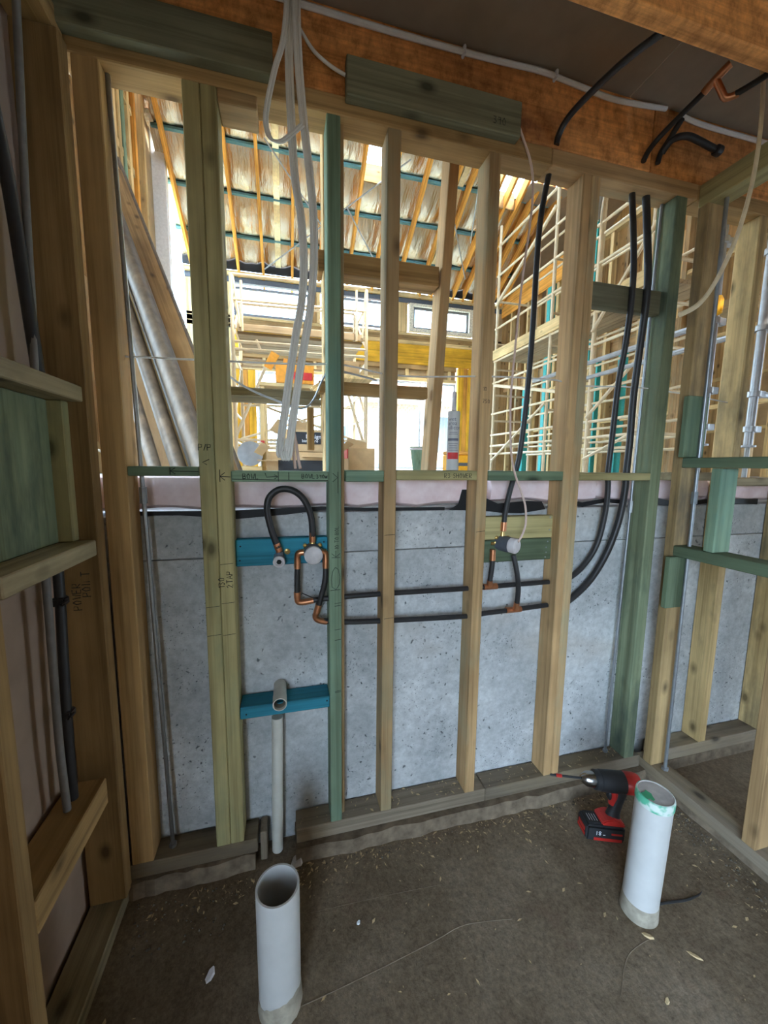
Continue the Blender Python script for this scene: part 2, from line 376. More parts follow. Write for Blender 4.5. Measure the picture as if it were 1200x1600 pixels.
# concrete retaining wall behind the frame, its upper pour a touch proud
wb = board('wall_back', M['concrete'], (-1.6, 5.2), (.094, .28), (0, 1.165), bev=.002); wb['kind'] = 'structure'
board('pour_band', M['concrete'], (-1.6, 5.2), (.096, .28), (1.168, 1.322), wb, bev=.003)
for x in (.208, .53, .235): pass
wf = thing('wall_front_blocker', (0, -6, 0), kind='structure')  # unseen wall behind the viewer, added to block light from the back
board('panel', M['darklining'], (-.66, 2.0), (-6.05, -6.0), (0, 2.88), wf); board('panel', M['darklining'], (2.002, 6), (-6.05, -6.0), (0, 2.88), wf)
we = thing('wall_end_blocker', (5.6, -3, 0), kind='structure')  # unseen wall added to block side light, its gap shaped to let some in
for y, z in (((-6, -2.1), (0, 2.88)), ((-1.2, .09), (0, 2.88)), ((-2.098, -1.202), (0, .3)), ((-2.098, -1.202), (1.7, 2.88))): board('panel', M['darklining'], (5.6, 5.65), y, z, we)
wl = thing('wall_left', (-.66, -1, 0), kind='structure')
board('panel', M['lining'], (-.672, -.66), (-2.10, .093), (0, 2.88), wl, 'z'); board('panel', M['lining'], (-.672, -.66), (-6.0, -2.103), (2.30, 2.88), wl)
# kerb of mortar below the frame, with the gap for the waste pipe
kb = thing('trim_1', (0, 0, 0), kind='structure')
def kerb_piece(x0, x1, y0, y1, h, n=14, along='x'):
    bm = bmesh.new(); prof = [(0, 0), (.012, .8), (.03, 1), (1, 1), (1, 0)]
    L = []
    rs = random.Random(int(x0*1000)+5)
    for i in range(n+1):
        t = i/n; j = rs.uniform(-.006, .006); hh = h*(1+rs.uniform(-.08, .08)); row = []
        for k, (a, b) in enumerate(prof):
            if along == 'x': p = Vector((x0+(x1-x0)*t, y0 + (j if a < .1 else 0) + (y1-y0)*a, hh*b))
            else: p = Vector((x0 + (j if a < .1 else 0) + (x1-x0)*a, y0+(y1-y0)*t, hh*b))
            row.append(bm.verts.new(p))
        L.append(row)
    for A, B in zip(L, L[1:]):
        for k in range(len(prof)-1): bm.faces.new((A[k], A[k+1], B[k+1], B[k]))
    bm.faces.new(L[0]); bm.faces.new(L[-1][::-1])
    return bmesh_obj('kerb', bm, M['kerb'], kb)
kerb_piece(-.60, -.135, -.012, .094, .062)
kerb_piece(.012, 1.66, -.028, .094, .058, 30)
kerb_piece(1.76, 4.2, .0, .094, .055, 14)
kerb_piece(1.675, 1.765, -2.2, .06, .045, 24, 'y')
# framing of the room above: laminated beams on the top plates and the joist across
tb = thing('laminated_beam', (.5, .03, 2.645), 'orange brown laminated timber beam lying on the top plate under the ceiling', 'beam')
board('board', M['lvl'], (-1.0, 1.40), (.0, .045), (2.6455, 2.879), tb); board('board', M['lvl'], (1.403, 4.2), (.0, .045), (2.6455, 2.879), tb)
t2 = thing('floor_joist', (1, -.41, 2.645), 'deep laminated timber joist crossing the ceiling at the top corner, nearest the viewer', 'beam')
board('web', M['lvl'], (-.70, 4.2), (-.433, -.388), (2.645, 2.879), t2)
t3 = board('packing_board', M['olive'], (-.62, -.012), (-.036, -.0005), (2.622, 2.733)); prop(t3, 'long dark green board nailed over the top plate in the shaded upper left corner', 'board', 'green packing boards')
t4 = board('packing_board', M['olive'], (.204, .806), (-.036, -.0005), (2.622, 2.732)); prop(t4, 'short dark green board nailed above the centre studs, numbered faintly in its lower corner', 'board', 'green packing boards')
marks(t4, strokes_of('390', .022, (.70, -.0362, 2.645), X_, Z_), .0009)

# ================================================================== stud frame in front of the concrete
fr = thing('stud_frame', (.5, .045, .06), 'timber stud wall frame with green and blue noggins standing before the grey concrete', 'wall frame')
YF = (0, .09)
ZB, ZT = .1185, 2.588
board('bottom_plate', M['plate'], (-.56, -.125), YF, (.063, ZB), fr)
board('bottom_plate', M['plate'], (.015, .81), YF, (.060, ZB), fr); board('bottom_plate', M['plate'], (.812, 1.64), YF, (.060, ZB), fr)
board('bottom_plate', M['plate'], (1.76, 4.2), YF, (.056, ZB), fr)
board('top_plate', M['pine_brown'], (-.57, .96), YF, (ZT, 2.645), fr); board('top_plate', M['pine'], (.961, 1.65), YF, (ZT, 2.645), fr)
board('top_plate', M['pine_brown'], (1.652, 4.2), YF, (ZT, 2.645), fr)
def stud(x0, x1, mat='pine', z0=ZB, z1=ZT, y=YF): return board('stud', M[mat], (x0, x1), y, (z0, z1), fr)
sA = stud(-.537, -.470, 'pine_brown')
sB = stud(-.266, -.2185, 'pine_green'); sC = stud(-.2175, -.172, 'pine_green')
sG = stud(.146, .190, 'teal'); board('packer', M['pine'], (.1905, .205), (.03, .09), (ZB, ZT), fr)
s3 = stud(.345, .390, 'pine'); s4 = stud(.713, .757, 'pine')
s5 = stud(1.099, 1.1375, 'pine'); s6 = stud(1.1385, 1.177, 'pine')
s7 = stud(1.545, 1.60, 'corner')
s8 = stud(2.008, 2.053, 'pine_dirty'); stud(2.415, 2.46, 'pine_dirty'); stud(2.9, 2.945, 'pine'); stud(3.4, 3.445, 'pine')
NZ = (1.447, 1.487)
n1 = board('noggin', M['teal_dark'], (-.469, -.267), (0, .09), (1.458, 1.488), fr)
n2 = board('noggin', M['teal'], (-.171, .1455), (0, .09), (1.440, 1.476), fr)
n3 = board('noggin', M['teal'], (.206, .3445), (0, .09), (1.440, 1.480), fr)
n4 = board('noggin', M['pine_green'], (.391, .7125), (0, .09), (1.446, 1.482), fr)
n5 = board('noggin', M['teal_dark'], (.758, 1.0985), (0, .09), (1.445, 1.482), fr)
n6 = board('noggin', M['pine_green'], (1.178, 1.5445), (0, .09), (1.446, 1.478), fr)
board('noggin', M['ledge'], (1.66, 2.007), (0, .09), (1.446, 1.482), fr); board('noggin', M['ledge'], (2.054, 2.414), (0, .09), (1.420, 1.458), fr)
board('noggin', M['olive'], (1.178, 1.5445), (.03, .065), (2.142, 2.236), fr)
bn = board('noggin', M['blue'], (-.171, .1455), (.045, .085), (1.143, 1.238), fr); bn['label'] = 'bright blue board behind the taps'
board('noggin', M['pine_green'], (.758, 1.0985), (.045, .085), (1.202, 1.296), fr)
board('noggin', M['teal_dark'], (.758, 1.0985), (.045, .085), (1.107, 1.200), fr)
bn2 = board('noggin', M['blue'], (-.171, .1455), (.005, .09), (.597, .642), fr); bn2['label'] = 'bright blue board carrying the waste outlet'
board('noggin', M['pine'], (-.171, -.06), (0, .09), (2.548, 2.5875), fr)
def nails(parent, pts, y, r=.0035, mat='rod_bright'):
    bm = bmesh.new(); add_lathe_disc(bm, Vector(), r)
    o = bmesh_obj('nail', bm, M[mat], parent, (pts[0][0], y, pts[0][1]))
    for x, z in pts[1:]: link('nail', o.data, M[mat], parent, (x, y, z))
def add_lathe_disc(bm, c, r):
    v = [bm.verts.new(c + Vector((r*math.cos(k), -.001 if e else .001, r*math.sin(k)))) for e in (0, 1) for k in [i*math.pi/4 for i in range(8)]]
    for k in range(8): bm.faces.new((v[k], v[(k+1) % 8], v[8+(k+1) % 8], v[8+k]))
    bm.faces.new(v[8:])
nails(fr, [(1.083, 1.288), (1.083, 1.235), (1.078, 1.185), (1.072, 1.16), (1.073, 1.138), (1.07, 1.118)], .0445)
nails(bn, [(-.155, 1.215), (-.158, 1.165), (.132, 1.22)], .0445, .003, 'ink')
nails(bn2, [(-.15, .615), (.135, .625)], .0048, .003, 'ink')
# marker notes
marks(sB, strokes_of('P/P', .020, (-.265, 0, 1.540), X_, Z_))
marks(sB, [[(-.235, 0, 1.512), (-.255, 0, 1.502), (-.242, 0, 1.495)]])
marks(sC, strokes_of('130', .019, (-.204, 0, 1.085), Z_, (-1, 0, 0)) + strokes_of('2TAP', .019, (-.178, 0, 1.085), Z_, (-1, 0, 0)))
for o, zz in ((sB, (1.02, .92)), (sC, (1.165, 1.03, .918))):
    x0, x1 = (-.266, -.219) if o is sB else (-.217, -.172)
    marks(o, [[(x0+.002, 0, z), (x1-.002, 0, z+.003)] for z in zz], .0008)
marks(n1, [[(-.35, 0, 1.463), (-.35, 0, 1.485)], [(-.335, 0, 1.465), (-.35, 0, 1.474), (-.335, 0, 1.484)], [(-.35, 0, 1.474), (-.268, 0, 1.473)]])
marks(sC, [[(-.205, 0, 1.44), (-.205, 0, 1.48)], [(-.19, 0, 1.445), (-.205, 0, 1.458), (-.19, 0, 1.470)], [(-.205, 0, 1.458), (-.173, 0, 1.456)]])
marks(n2, strokes_of('BOWL', .017, (-.135, 0, 1.450), X_, Z_) + strokes_of('BOWL', .015, (.055, 0, 1.452), X_, Z_) + strokes_of('390m', .013, (.104, 0, 1.452), X_, Z_)
      + [[(-.168, 0, 1.449), (-.02, 0, 1.446), (.143, 0, 1.445)], [(-.065, 0, 1.47), (-.06, 0, 1.456), (-.025, 0, 1.458)], [(-.022, 0, 1.442), (-.022, 0, 1.474)], [(-.035, 0, 1.464), (-.022, 0, 1.457), (-.035, 0, 1.45)], [(.012, 0, 1.445), (.012, 0, 1.472)]])
marks(sG, [[(.178, 0, 1.40), (.178, 0, 1.475)], [(.160, 0, 1.47), (.177, 0, 1.455), (.160, 0, 1.44)]]
      + strokes_of('10 TO BOL', .014, (.180, 0, 1.20), Z_, (-1, 0, 0)) + [[(.155, 0, 1.17), (.185, 0, 1.17)], [(.17, 0, 1.17), (.17, 0, 1.195)], [(.155, 0, 1.185), (.17, 0, 1.172), (.185, 0, 1.185)]]
      + [[(.168, 0, 1.135), (.158, 0, 1.12), (.154, 0, 1.09), (.156, 0, 1.062), (.17, 0, 1.052), (.182, 0, 1.07), (.184, 0, 1.10), (.179, 0, 1.125), (.168, 0, 1.135)], [(.150, 0, 1.05), (.186, 0, 1.052)]]
      + [[(.165, 0, z), (.187, 0, z+.002)] for z in (1.0, .99, .9, .86, .66, .655)], .0009)
marks(n4, strokes_of('R3 SHOWER', .017, (.578, 0, 1.455), X_, Z_), .0011)
marks(s3, [[(.348, 0, 1.245), (.388, 0, 1.246)], [(.35, 0, .925), (.388, 0, .927)]], .0008)
marks(s4, strokes_of('10', .014, (.722, 0, 1.78), X_, Z_) + strokes_of('750', .014, (.722, 0, 1.735), X_, Z_), .0009)
marks(s4, [[(.716, 0, 1.245), (.755, 0, 1.248)]], .0008)
# tie rods
def rod(x, y, z0, z1, zc, label, mat='rod', r=.0065, dx=0):
    t = thing('tie_rod', (x, y, z0), label, 'rod', 'threaded tie rods in the frames')
    tube('shaft', M[mat], [(x, y, z0), (x+dx, y, z1)], r, t, 10)
    xx = x + dx*(zc-z0)/(z1-z0)
    bm = bmesh.new(); add_tube(bm, [(0, 0, -.026), (0, 0, .026)], r*1.75, 6)
    bmesh_obj('coupler', bm, M['rod_bright'], t, (xx, y, zc))
    bm = bmesh.new(); add_tube(bm, [(0, 0, 0), (0, 0, .012)], r*2, 6); bmesh_obj('nut', bm, M[mat], t, (x, y, z0))
    return t
rod(-.420, .045, ZB, 2.600, 1.395, 'dark steel tie rod running floor to top plate in the leftmost bay', dx=-.045)
rod(1.494, .062, ZB, 2.588, 1.325, 'steel tie rod close beside the green corner stud', 'rod_bright', .006, .045)
# long pipes along the frame
def crimp(p, q, parent, r=.0122): return tube('crimp_sleeve', M['copper'], [p, q], r, parent, 12)
def elbow(pts, parent, r=.0112): return tube('elbow', M['copper'], pts, r, parent, 12, 4)
PR = .0103
w1 = thing('water_pipe', (.07, .045, 1.0), 'upper black water pipe running level through the studs to the left mixer', 'pipe', 'black water pipes')
tube('pipe', M['black'], [(.085, .045, 1.002), (.163, .045, 1.007), (.361, .045, 1.008), (.697, .045, 1.004), (.827, .045, 1.005), (1.096, .045, 1.006)], PR, w1, 12, 4)
elbow([(.034, .042, 1.024), (.036, .045, 1.004), (.050, .045, .998), (.092, .045, 1.002)], w1)
tube('riser', M['black'], [(.037, .04, 1.135), (.035, .04, 1.09), (.034, .041, 1.024)], PR, w1, 12, 3); crimp((.034, .041, 1.04), (.034, .042, 1.018), w1)
elbow([(.068, .03, 1.188), (.044, .032, 1.186), (.037, .036, 1.172), (.037, .039, 1.135)], w1); crimp((.037, .038, 1.160), (.037, .04, 1.128), w1)
tube('cable_tie', M['black'], [(.125, .03, 1.005), (.085, .028, 1.02), (.05, .025, 1.04)], .002, w1, 6)
w2 = thing('water_pipe', (.13, .045, .915), 'lower black water pipe sagging through the studs beneath the other one', 'pipe', 'black water pipes')
tube('pipe', M['black'], [(.125, .045, .920), (.211, .045, .908), (.362, .045, .899), (.702, .045, .886), (.794, .045, .891), (.924, .045, .895), (1.096, .045, .902)], PR, w2, 12, 4)
elbow([(.104, .038, .962), (.099, .043, .938), (.112, .045, .924), (.142, .045, .915)], w2)
tube('riser', M['black'], [(.137, .032, 1.13), (.132, .03, 1.07), (.107, .036, .972)], PR, w2, 12, 4); crimp((.111, .035, .988), (.103, .038, .957), w2)
elbow([(.113, .03, 1.188), (.130, .031, 1.185), (.137, .032, 1.172), (.137, .032, 1.13)], w2); crimp((.137, .032, 1.158), (.137, .032, 1.126), w2)
# right mixer feeds, tee-ed into the two pipes
tee = thing('pipe_tee', (.81, .045, 1.005), 'copper tee on the upper black pipe with a short riser to the right mixer', 'pipe tee', 'copper tees')
tube('sleeve', M['copper'], [(.785, .045, 1.005), (.845, .045, 1.005)], .0128, tee, 12); crimp((.807, .038, 1.01), (.807, .034, 1.035), tee)
tube('riser', M['black'], [(.806, .034, 1.03), (.811, .03, 1.10), (.811, .03, 1.14)], PR, tee, 12, 4); crimp((.811, .03, 1.12), (.811, .03, 1.165), tee)
tee2 = thing('pipe_tee', (.93, .045, .895), 'copper tee on the lower black pipe with a curved riser up to the round cap', 'pipe tee', 'copper tees')
tube('sleeve', M['copper'], [(.895, .045, .895), (.965, .045, .896)], .0128, tee2, 12); crimp((.93, .03, .90), (.93, .022, .935), tee2)
tube('riser', M['black'], [(.93, .022, .93), (.926, .012, 1.0), (.914, .01, 1.07), (.90, .02, 1.14)], PR, tee2, 12, 4)
# mixers
def mixer(x, y, z, label, capdir, caplen, side):
    t = thing('shower_mixer', (x, y, z), label, 'mixer valve', 'shower mixer bodies')
    d = Vector(capdir).normalized(); b = Vector((x, y, z))
    lathe('body', M['darkcap'], [(.012, -.035), (.030, -.03), (.0325, caplen*.35), (.0315, caplen*.6)], t, b, d)
    lathe('cap', M['greycap'], [(.0305, caplen*.55), (.0315, caplen*.93), (.028, caplen), (.012, caplen+.003), (.001, caplen+.003)], t, b, d, 28)
    for dx, dz in ((-.026, .024), (.026, .024), (-.030, .004), (.030, .004)):
        o = lathe('lug', M['brass'], [(.0075, -.006), (.0075, .006), (.003, .008), (.001, .006)], t, b + Vector((dx, .006, dz)), (0, -1, 0), 10)
    tube('inlet', M['brass'], [b + Vector((-.05, .01, .0)), b + Vector((-.025, .008, .0))], .0085, t, 10)
    tube('inlet', M['brass'], [b + Vector((.025, .008, .0)), b + Vector((.048, .01, .0))], .0085, t, 10)
    tube('outlet', M['brass'], [b + Vector((0, .004, .026)), b + Vector((0, .004, .048))], [.011, .0085], t, 10)
    return t
mixer(.090, .025, 1.188, 'shower mixer with pale round cap facing out, fixed to the bright blue board', (0, -1, -.05), .05, 1)
mixer(.860, .040, 1.186, 'shower mixer with pale round cap tilted sideways, before the dark green board', (.42, -.9, -.02), .065, 1)
lp = thing('pipe_loop', (.03, .02, 1.25), 'black pipe arched in a loop over the blue board between spout and mixer', 'pipe')
tube('pipe', M['black'], [(-.028, .02, 1.21), (-.046, .02, 1.262), (-.060, .02, 1.325), (-.061, .02, 1.363), (-.049, .02, 1.393), (-.017, .02, 1.414), (.026, .02, 1.409), (.062, .02, 1.377), (.085, .02, 1.32), (.090, .022, 1.262), (.090, .024, 1.245)], .0115, lp, 14, 5)
crimp((-.034, .02, 1.226), (-.024, .022, 1.197), lp); crimp((.090, .023, 1.262), (.090, .026, 1.226), lp)
sp = thing('spout_outlet', (-.026, .03, 1.168), 'small grey capped spout outlet on the blue board, lug beside it', 'outlet')
lathe('elbow_body', M['bluegrey'], [(.008, -.03), (.0195, -.02), (.020, .02), (.018, .024)], sp, (-.026, .03, 1.168), (0, -1, -.15))
lathe('cap', M['greycap'], [(.0195, .018), (.021, .03), (.0185, .033), (.014, .033), (.012, .026), (.001, .026)], sp, (-.026, .03, 1.168), (0, -1, -.15))
lathe('plug', M['ink'], [(.0085, .025), (.0085, .031), (.001, .032)], sp, (-.026, .03, 1.168), (0, -1, -.15), 6)
lathe('lug', M['brass'], [(.010, -.004), (.010, .004), (.004, .006), (.001, .004)], sp, (.002, .036, 1.192), (0, -1, 0), 12)
tube('neck', M['bluegrey'], [(-.024, .028, 1.195), (-.026, .03, 1.165)], .013, sp, 12)
vp = thing('water_pipe', (.87, .045, 1.25), 'single black pipe bowing down from the top plate to the right mixer', 'pipe', 'black water pipes')
tube('pipe', M['black'], [(.983, .045, 2.60), (.957, .045, 2.437), (.950, .045, 2.255), (.949, .045, 2.068), (.945, .045, 1.9), (.935, .045, 1.701), (.921, .045, 1.549), (.906, .045, 1.477), (.885, .043, 1.407), (.867, .04, 1.328), (.861, .04, 1.262)], .0105, vp, 12, 4)
crimp((.861, .04, 1.275), (.860, .04, 1.238), vp)
p1 = thing('water_pipe', (1.37, .045, 1.0), 'thinner of the twin black pipes dropping past the upper noggin and behind the double stud', 'pipe', 'black water pipes')
tube('pipe', M['black'], [(1.366, .045, 2.60), (1.375, .02, 2.358), (1.382, .018, 2.19), (1.381, .03, 2.0), (1.377, .045, 1.852), (1.368, .045, 1.639), (1.361, .045, 1.474), (1.367, .045, 1.418), (1.369, .05, 1.305), (1.348, .06, 1.16), (1.295, .065, 1.069), (1.225, .065, 1.014), (1.16, .07, .99)], .0118, p1, 12, 4)
p2 = thing('water_pipe', (1.46, .045, 1.0), 'thicker one of the twin black pipes, dropping beside the tie rod and curving lower', 'pipe', 'black water pipes')
tube('pipe', M['black'], [(1.436, .045, 2.60), (1.451, .02, 2.319), (1.456, .018, 2.19), (1.460, .03, 2.05), (1.462, .045, 1.804), (1.463, .045, 1.614), (1.458, .045, 1.469), (1.46, .045, 1.412), (1.448, .05, 1.274), (1.41, .06, 1.128), (1.335, .065, .998), (1.24, .065, .916), (1.16, .07, .87)], .0142, p2, 12, 4)
# waste pipe
wp = thing('waste_pipe', (-.056, .05, 0), 'thin white waste pipe rising from the floor gap to the lower blue board', 'pipe')
tube('riser', M['pvc'], [(-.056, .05, .004), (-.046, .05, .56)], .0205, wp, 20)
pa, pb = Vector((-.034, .090, .662)), Vector((-.034, -.030, .657)); dd = (pb-pa).normalized(); LL = (pb-pa).length
bm = bmesh.new(); add_lathe(bm, [(.0235, 0), (.0235, LL-.05), (.0245, LL-.048), (.0245, LL), (.0212, LL), (.0205, LL-.012)], 28, dd.to_track_quat('Z', 'Y').to_matrix().to_4x4())
bmesh_obj('outlet', bm, M['pvc'], wp, pa, True)
bm = bmesh.new(); R = add_lathe(bm, [(.0206, LL-.010), (.0206, .02)], 28, dd.to_track_quat('Z', 'Y').to_matrix().to_4x4()); bm.faces.new(R[-1])
bmesh_obj('bore', bm, M['pvc_in_shade'], wp, pa, True)
# insulation and black membrane behind the noggins
bt = thing('insulation_batt', (.5, .18, 1.325), 'pink insulation batt lying on the concrete behind the noggins', 'insulation')
def batt(x0, x1, z0, z1, seed):
    rs = random.Random(seed); bm = bmesh.new(); nx = max(4, int((x1-x0)*22)); prof = [(.205, 0), (.118, 0), (.100, .1), (.094, .35), (.094, .7), (.104, .93), (.125, 1), (.205, 1)]
    L = []; ph = [rs.uniform(0, 6) for _ in range(4)]
    for i in range(nx+1):
        x = x0+(x1-x0)*i/nx; e = 1 - .10*max(0, 1-min(i, nx-i)/1.5)
        b = .006*math.sin(9*x+ph[0]) + .004*math.sin(23*x+ph[1]); c = .010*math.sin(6*x+ph[2]) + .006*math.sin(17*x+ph[3])
        L.append([bm.verts.new((x, (y + b if y < .2 else y), z0 + (z1-z0)*((t-.5)*e+.5) + (abs(c)*(1-t)))) for y, t in prof])
    for A, B in zip(L, L[1:]):
        for k in range(len(prof)-1): bm.faces.new((A[k], A[k+1], B[k+1], B[k]))
    bm.faces.new(L[0]); bm.faces.new(L[-1][::-1])
    return bmesh_obj('batt', bm, M['pink'], bt, smooth=True)
batt(-1.3, .36, 1.334, 1.457, 1); batt(.362, .742, 1.334, 1.457, 2); batt(.83, 1.36, 1.345, 1.455, 3); batt(1.362, 2.02, 1.345, 1.455, 4); batt(2.022, 3.6, 1.338, 1.44, 5)
def membrane(pts, label):
    bm = bmesh.new(); n = len(pts); rows = []
    for y in (.0925, .0885): rows.append([bm.verts.new((x, y, z)) for x, z in pts])
    for k in range(n): bm.faces.new((rows[0][k], rows[0][(k+1) % n], rows[1][(k+1) % n], rows[1][k]))
    bm.faces.new(rows[1][::-1]); bm.faces.new(rows[0])
    return prop(bmesh_obj('membrane_strip', bm, M['membrane']), label, 'membrane', 'black membrane strips')
membrane([(-.56, 1.338), (-.3, 1.336), (-.17, 1.336), (.13, 1.345), (.30, 1.337), (.62, 1.335), (.62, 1.322), (.3, 1.325), (.15, 1.334), (0, 1.317), (-.17, 1.305), (-.35, 1.322), (-.56, 1.325)], 'ragged black membrane edge below the pink batt in the left bays')
membrane([(.64, 1.322), (.68, 1.345), (.695, 1.405), (.76, 1.405), (.80, 1.37), (.86, 1.345), (1.0, 1.355), (1.07, 1.352), (1.09, 1.318), (.97, 1.302), (.88, 1.306), (.78, 1.318)], 'black membrane flap folded up behind the stud left of the right mixer')
membrane([(1.18, 1.36), (1.28, 1.345), (1.40, 1.362), (1.52, 1.35), (1.52, 1.333), (1.40, 1.344), (1.28, 1.325), (1.18, 1.338)], 'black membrane edge behind the twin black pipes')
membrane([(1.70, 1.36), (1.85, 1.335), (2.0, 1.352), (2.35, 1.35), (2.35, 1.32), (2.05, 1.335), (1.85, 1.315), (1.70, 1.328)], 'black membrane edge beyond the right side wall frame')
# cord tied across the bays
cd = thing('cord', (.5, .05, 1.83), 'thin pale cord strung across every bay at head height', 'cord')
tube('cord', M['strap'], [(-.494, .05, 1.823), (-.287, .05, 1.828), (.0, .05, 1.836), (.202, .05, 1.847), (.352, .05, 1.826), (.5, .05, 1.826), (.72, .05, 1.842), (.90, .05, 1.849), (1.077, .05, 1.850), (1.186, .05, 1.834), (1.55, .05, 1.845), (2.1, .05, 1.80)], .0032, cd, 6, 3)

# ================================================================== left side wall frame
lf = thing('stud_frame', (-.6, -.3, 0), 'dark timber side wall frame along the left edge with two wide ledges', 'wall frame')
XS = (-.648, -.549)
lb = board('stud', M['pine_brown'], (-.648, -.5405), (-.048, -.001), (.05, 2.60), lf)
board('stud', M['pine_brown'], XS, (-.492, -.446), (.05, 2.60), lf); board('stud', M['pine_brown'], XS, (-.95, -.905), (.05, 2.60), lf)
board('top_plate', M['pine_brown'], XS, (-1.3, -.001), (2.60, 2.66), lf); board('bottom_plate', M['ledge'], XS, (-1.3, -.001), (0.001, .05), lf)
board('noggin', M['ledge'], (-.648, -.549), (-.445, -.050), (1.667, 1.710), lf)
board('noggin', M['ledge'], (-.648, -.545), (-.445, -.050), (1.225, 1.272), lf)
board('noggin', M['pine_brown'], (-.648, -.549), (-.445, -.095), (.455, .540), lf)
board('back_board', M['corner'], (-.646, -.620), (-.445, -.085), (1.273, 1.666), lf)
board('batten', M['pine_green'], (-.646, -.585), (-.084, -.052), (1.273, 1.666), lf)
marks(lb, strokes_of('POWER', .022, (-.596, -.0482, 1.06), Z_, (-1, 0, 0)) + strokes_of('POINT', .022, (-.570, -.0482, 1.10), Z_, (-1, 0, 0)), .0012)
cdt = tube('conduit', M['conduit'], [(-.598, -.10, 2.6), (-.598, -.137, 2.148), (-.598, -.155, 1.847), (-.60, -.165, 1.712)], .0085, None, 10, 4); prop(cdt, 'thin grey conduit in the dark upper left corner above the ledges', 'conduit', 'grey conduits')
cdt = tube('conduit', M['conduit'], [(-.60, -.200, 1.222), (-.60, -.205, 1.0), (-.60, -.212, .75), (-.60, -.205, .545)], .0095, None, 10, 4); prop(cdt, 'thin grey conduit dropping beneath the lower left ledge', 'conduit', 'grey conduits')
bc = thing('black_cable', (-.6, -.17, 1.72), 'thick black cable hanging above the upper left ledge', 'cable', 'thick black cables')
tube('sheath', M['black'], [(-.612, -.235, 2.6), (-.612, -.215, 2.35), (-.608, -.178, 2.127), (-.604, -.160, 1.9), (-.60, -.148, 1.713)], .014, bc, 12, 4)
bc = thing('black_cable', (-.6, -.15, .55), 'thick black cable clipped to the stud below the lower left ledge', 'cable', 'thick black cables')
tube('sheath', M['black'], [(-.604, -.135, 1.222), (-.604, -.140, 1.1), (-.604, -.150, .95), (-.604, -.162, .7), (-.604, -.165, .545)], .0125, bc, 12, 4)
for z in (1.12, .80):
    bmc = bmesh.new(); add_box(bmc, (-.016, .016), (-.016, .016), (-.012, .012), .004); add_lathe(bmc, [(.003, 0), (.003, .03)], 8, Matrix.Translation((.016, 0, 0)) @ Matrix.Rotation(math.pi/2, 4, 'X'))
    bmesh_obj('clip', bmc, M['black'], bc, (-.604, -.139 if z > 1 else -.156, z))

# ================================================================== right side wall frame
rf = thing('stud_frame', (1.7, -.3, 0), 'right side wall frame with two green noggins and a short stud between them', 'wall frame')
XR = (1.655, 1.745)
board('bottom_plate', M['plate'], XR, (-2.2, .045), (.046, .096), rf)
board('top_plate', M['pine_green'], XR, (-2.2, .0), (2.555, 2.640), rf)
board('stud', M['grey_pine'], (1.655, 1.745), (-.045, -.001), (.097, 2.554), rf)
board('stud', M['pine'], (1.655, 1.745), (-.466, -.420), (.097, 2.554), rf); board('stud', M['pine'], (1.655, 1.745), (-.95, -.905), (.097, 2.554), rf)
board('noggin', M['teal_dark'], (1.652, 1.74), (-.419, -.046), (1.503, 1.545), rf)
board('noggin', M['teal_dark'], (1.652, 1.745), (-.419, -.046), (1.117, 1.163), rf)
board('short_stud', M['teal'], (1.657, 1.745), (-.205, -.165), (1.164, 1.502), rf)
board('packer', M['teal_dark'], (1.625, 1.735), (-.070, -.046), (1.546, 1.80), rf); board('packer', M['teal_dark'], (1.612, 1.712), (-.070, -.046), (.885, 1.116), rf)
rod(1.70, -.078, .097, 2.57, 1.375, 'bright steel tie rod in the right side wall frame, passing both green noggins', 'rod_bright', .0075)

# ================================================================== cables and pipes under the ceiling
def flat_cable(name, pts, label, mat='cable', rw=.0075, parent=None, sub=6, n=8, flat=.45, up=(1, 0, 0)):
    bm = bmesh.new(); P = spline(pts, sub); add_tube(bm, P, rw, n, True, False, flat, up)
    o = bmesh_obj(name, bm, M[mat], parent, smooth=True)
    return o
def strands(pts, k, step, parent):
    for i in range(k):
        dx = (i-(k-1)/2)*step
        flat_cable('cable', [(x+dx, y+.003*((i % 2)-.5), z) for x, y, z in pts], '', parent=parent, rw=step*.56, flat=.75)
cb = thing('cable_bundle', (.05, -.06, 2.5), 'bundle of flat white cables hanging in long loops from the ceiling', 'cable')
strands([(.036, -.06, 2.95), (.031, -.062, 2.80), (.018, -.066, 2.69), (-.006, -.07, 2.61), (-.028, -.068, 2.52), (-.034, -.064, 2.47), (-.022, -.066, 2.432), (.006, -.072, 2.425), (.036, -.078, 2.445), (.068, -.082, 2.474)], 2, .0075, cb)
strands([(.048, -.056, 2.95), (.040, -.056, 2.79), (.034, -.056, 2.66), (.038, -.056, 2.475), (.046, -.056, 2.34), (.062, -.056, 2.235), (.068, -.056, 2.11), (.060, -.056, 2.0), (.042, -.056, 1.905), (.022, -.056, 1.79), (.002, -.056, 1.66), (-.014, -.056, 1.555), (-.012, -.058, 1.525), (-.004, -.062, 1.53), (.006, -.064, 1.58)], 3, .0078, cb)
strands([(.062, -.064, 2.95), (.056, -.064, 2.80), (.060, -.064, 2.645), (.074, -.064, 2.483), (.090, -.064, 2.34), (.098, -.064, 2.24), (.098, -.064, 2.12), (.084, -.064, 1.97), (.060, -.064, 1.84), (.040, -.064, 1.72), (.022, -.064, 1.60), (.010, -.064, 1.525), (.0, -.066, 1.515), (-.004, -.07, 1.54)], 3, .0078, cb)
flat_cable('cable_tail', [(.018, -.06, 1.64), (.024, -.045, 1.59), (.028, -.02, 1.54), (.034, -.004, 1.485)], '', 'wire_pink', .005, cb)
flat_cable('cable_tail', [(.026, -.06, 1.62), (.036, -.045, 1.57), (.042, -.02, 1.53), (.05, -.004, 1.485)], '', 'wire_pink', .005, cb)
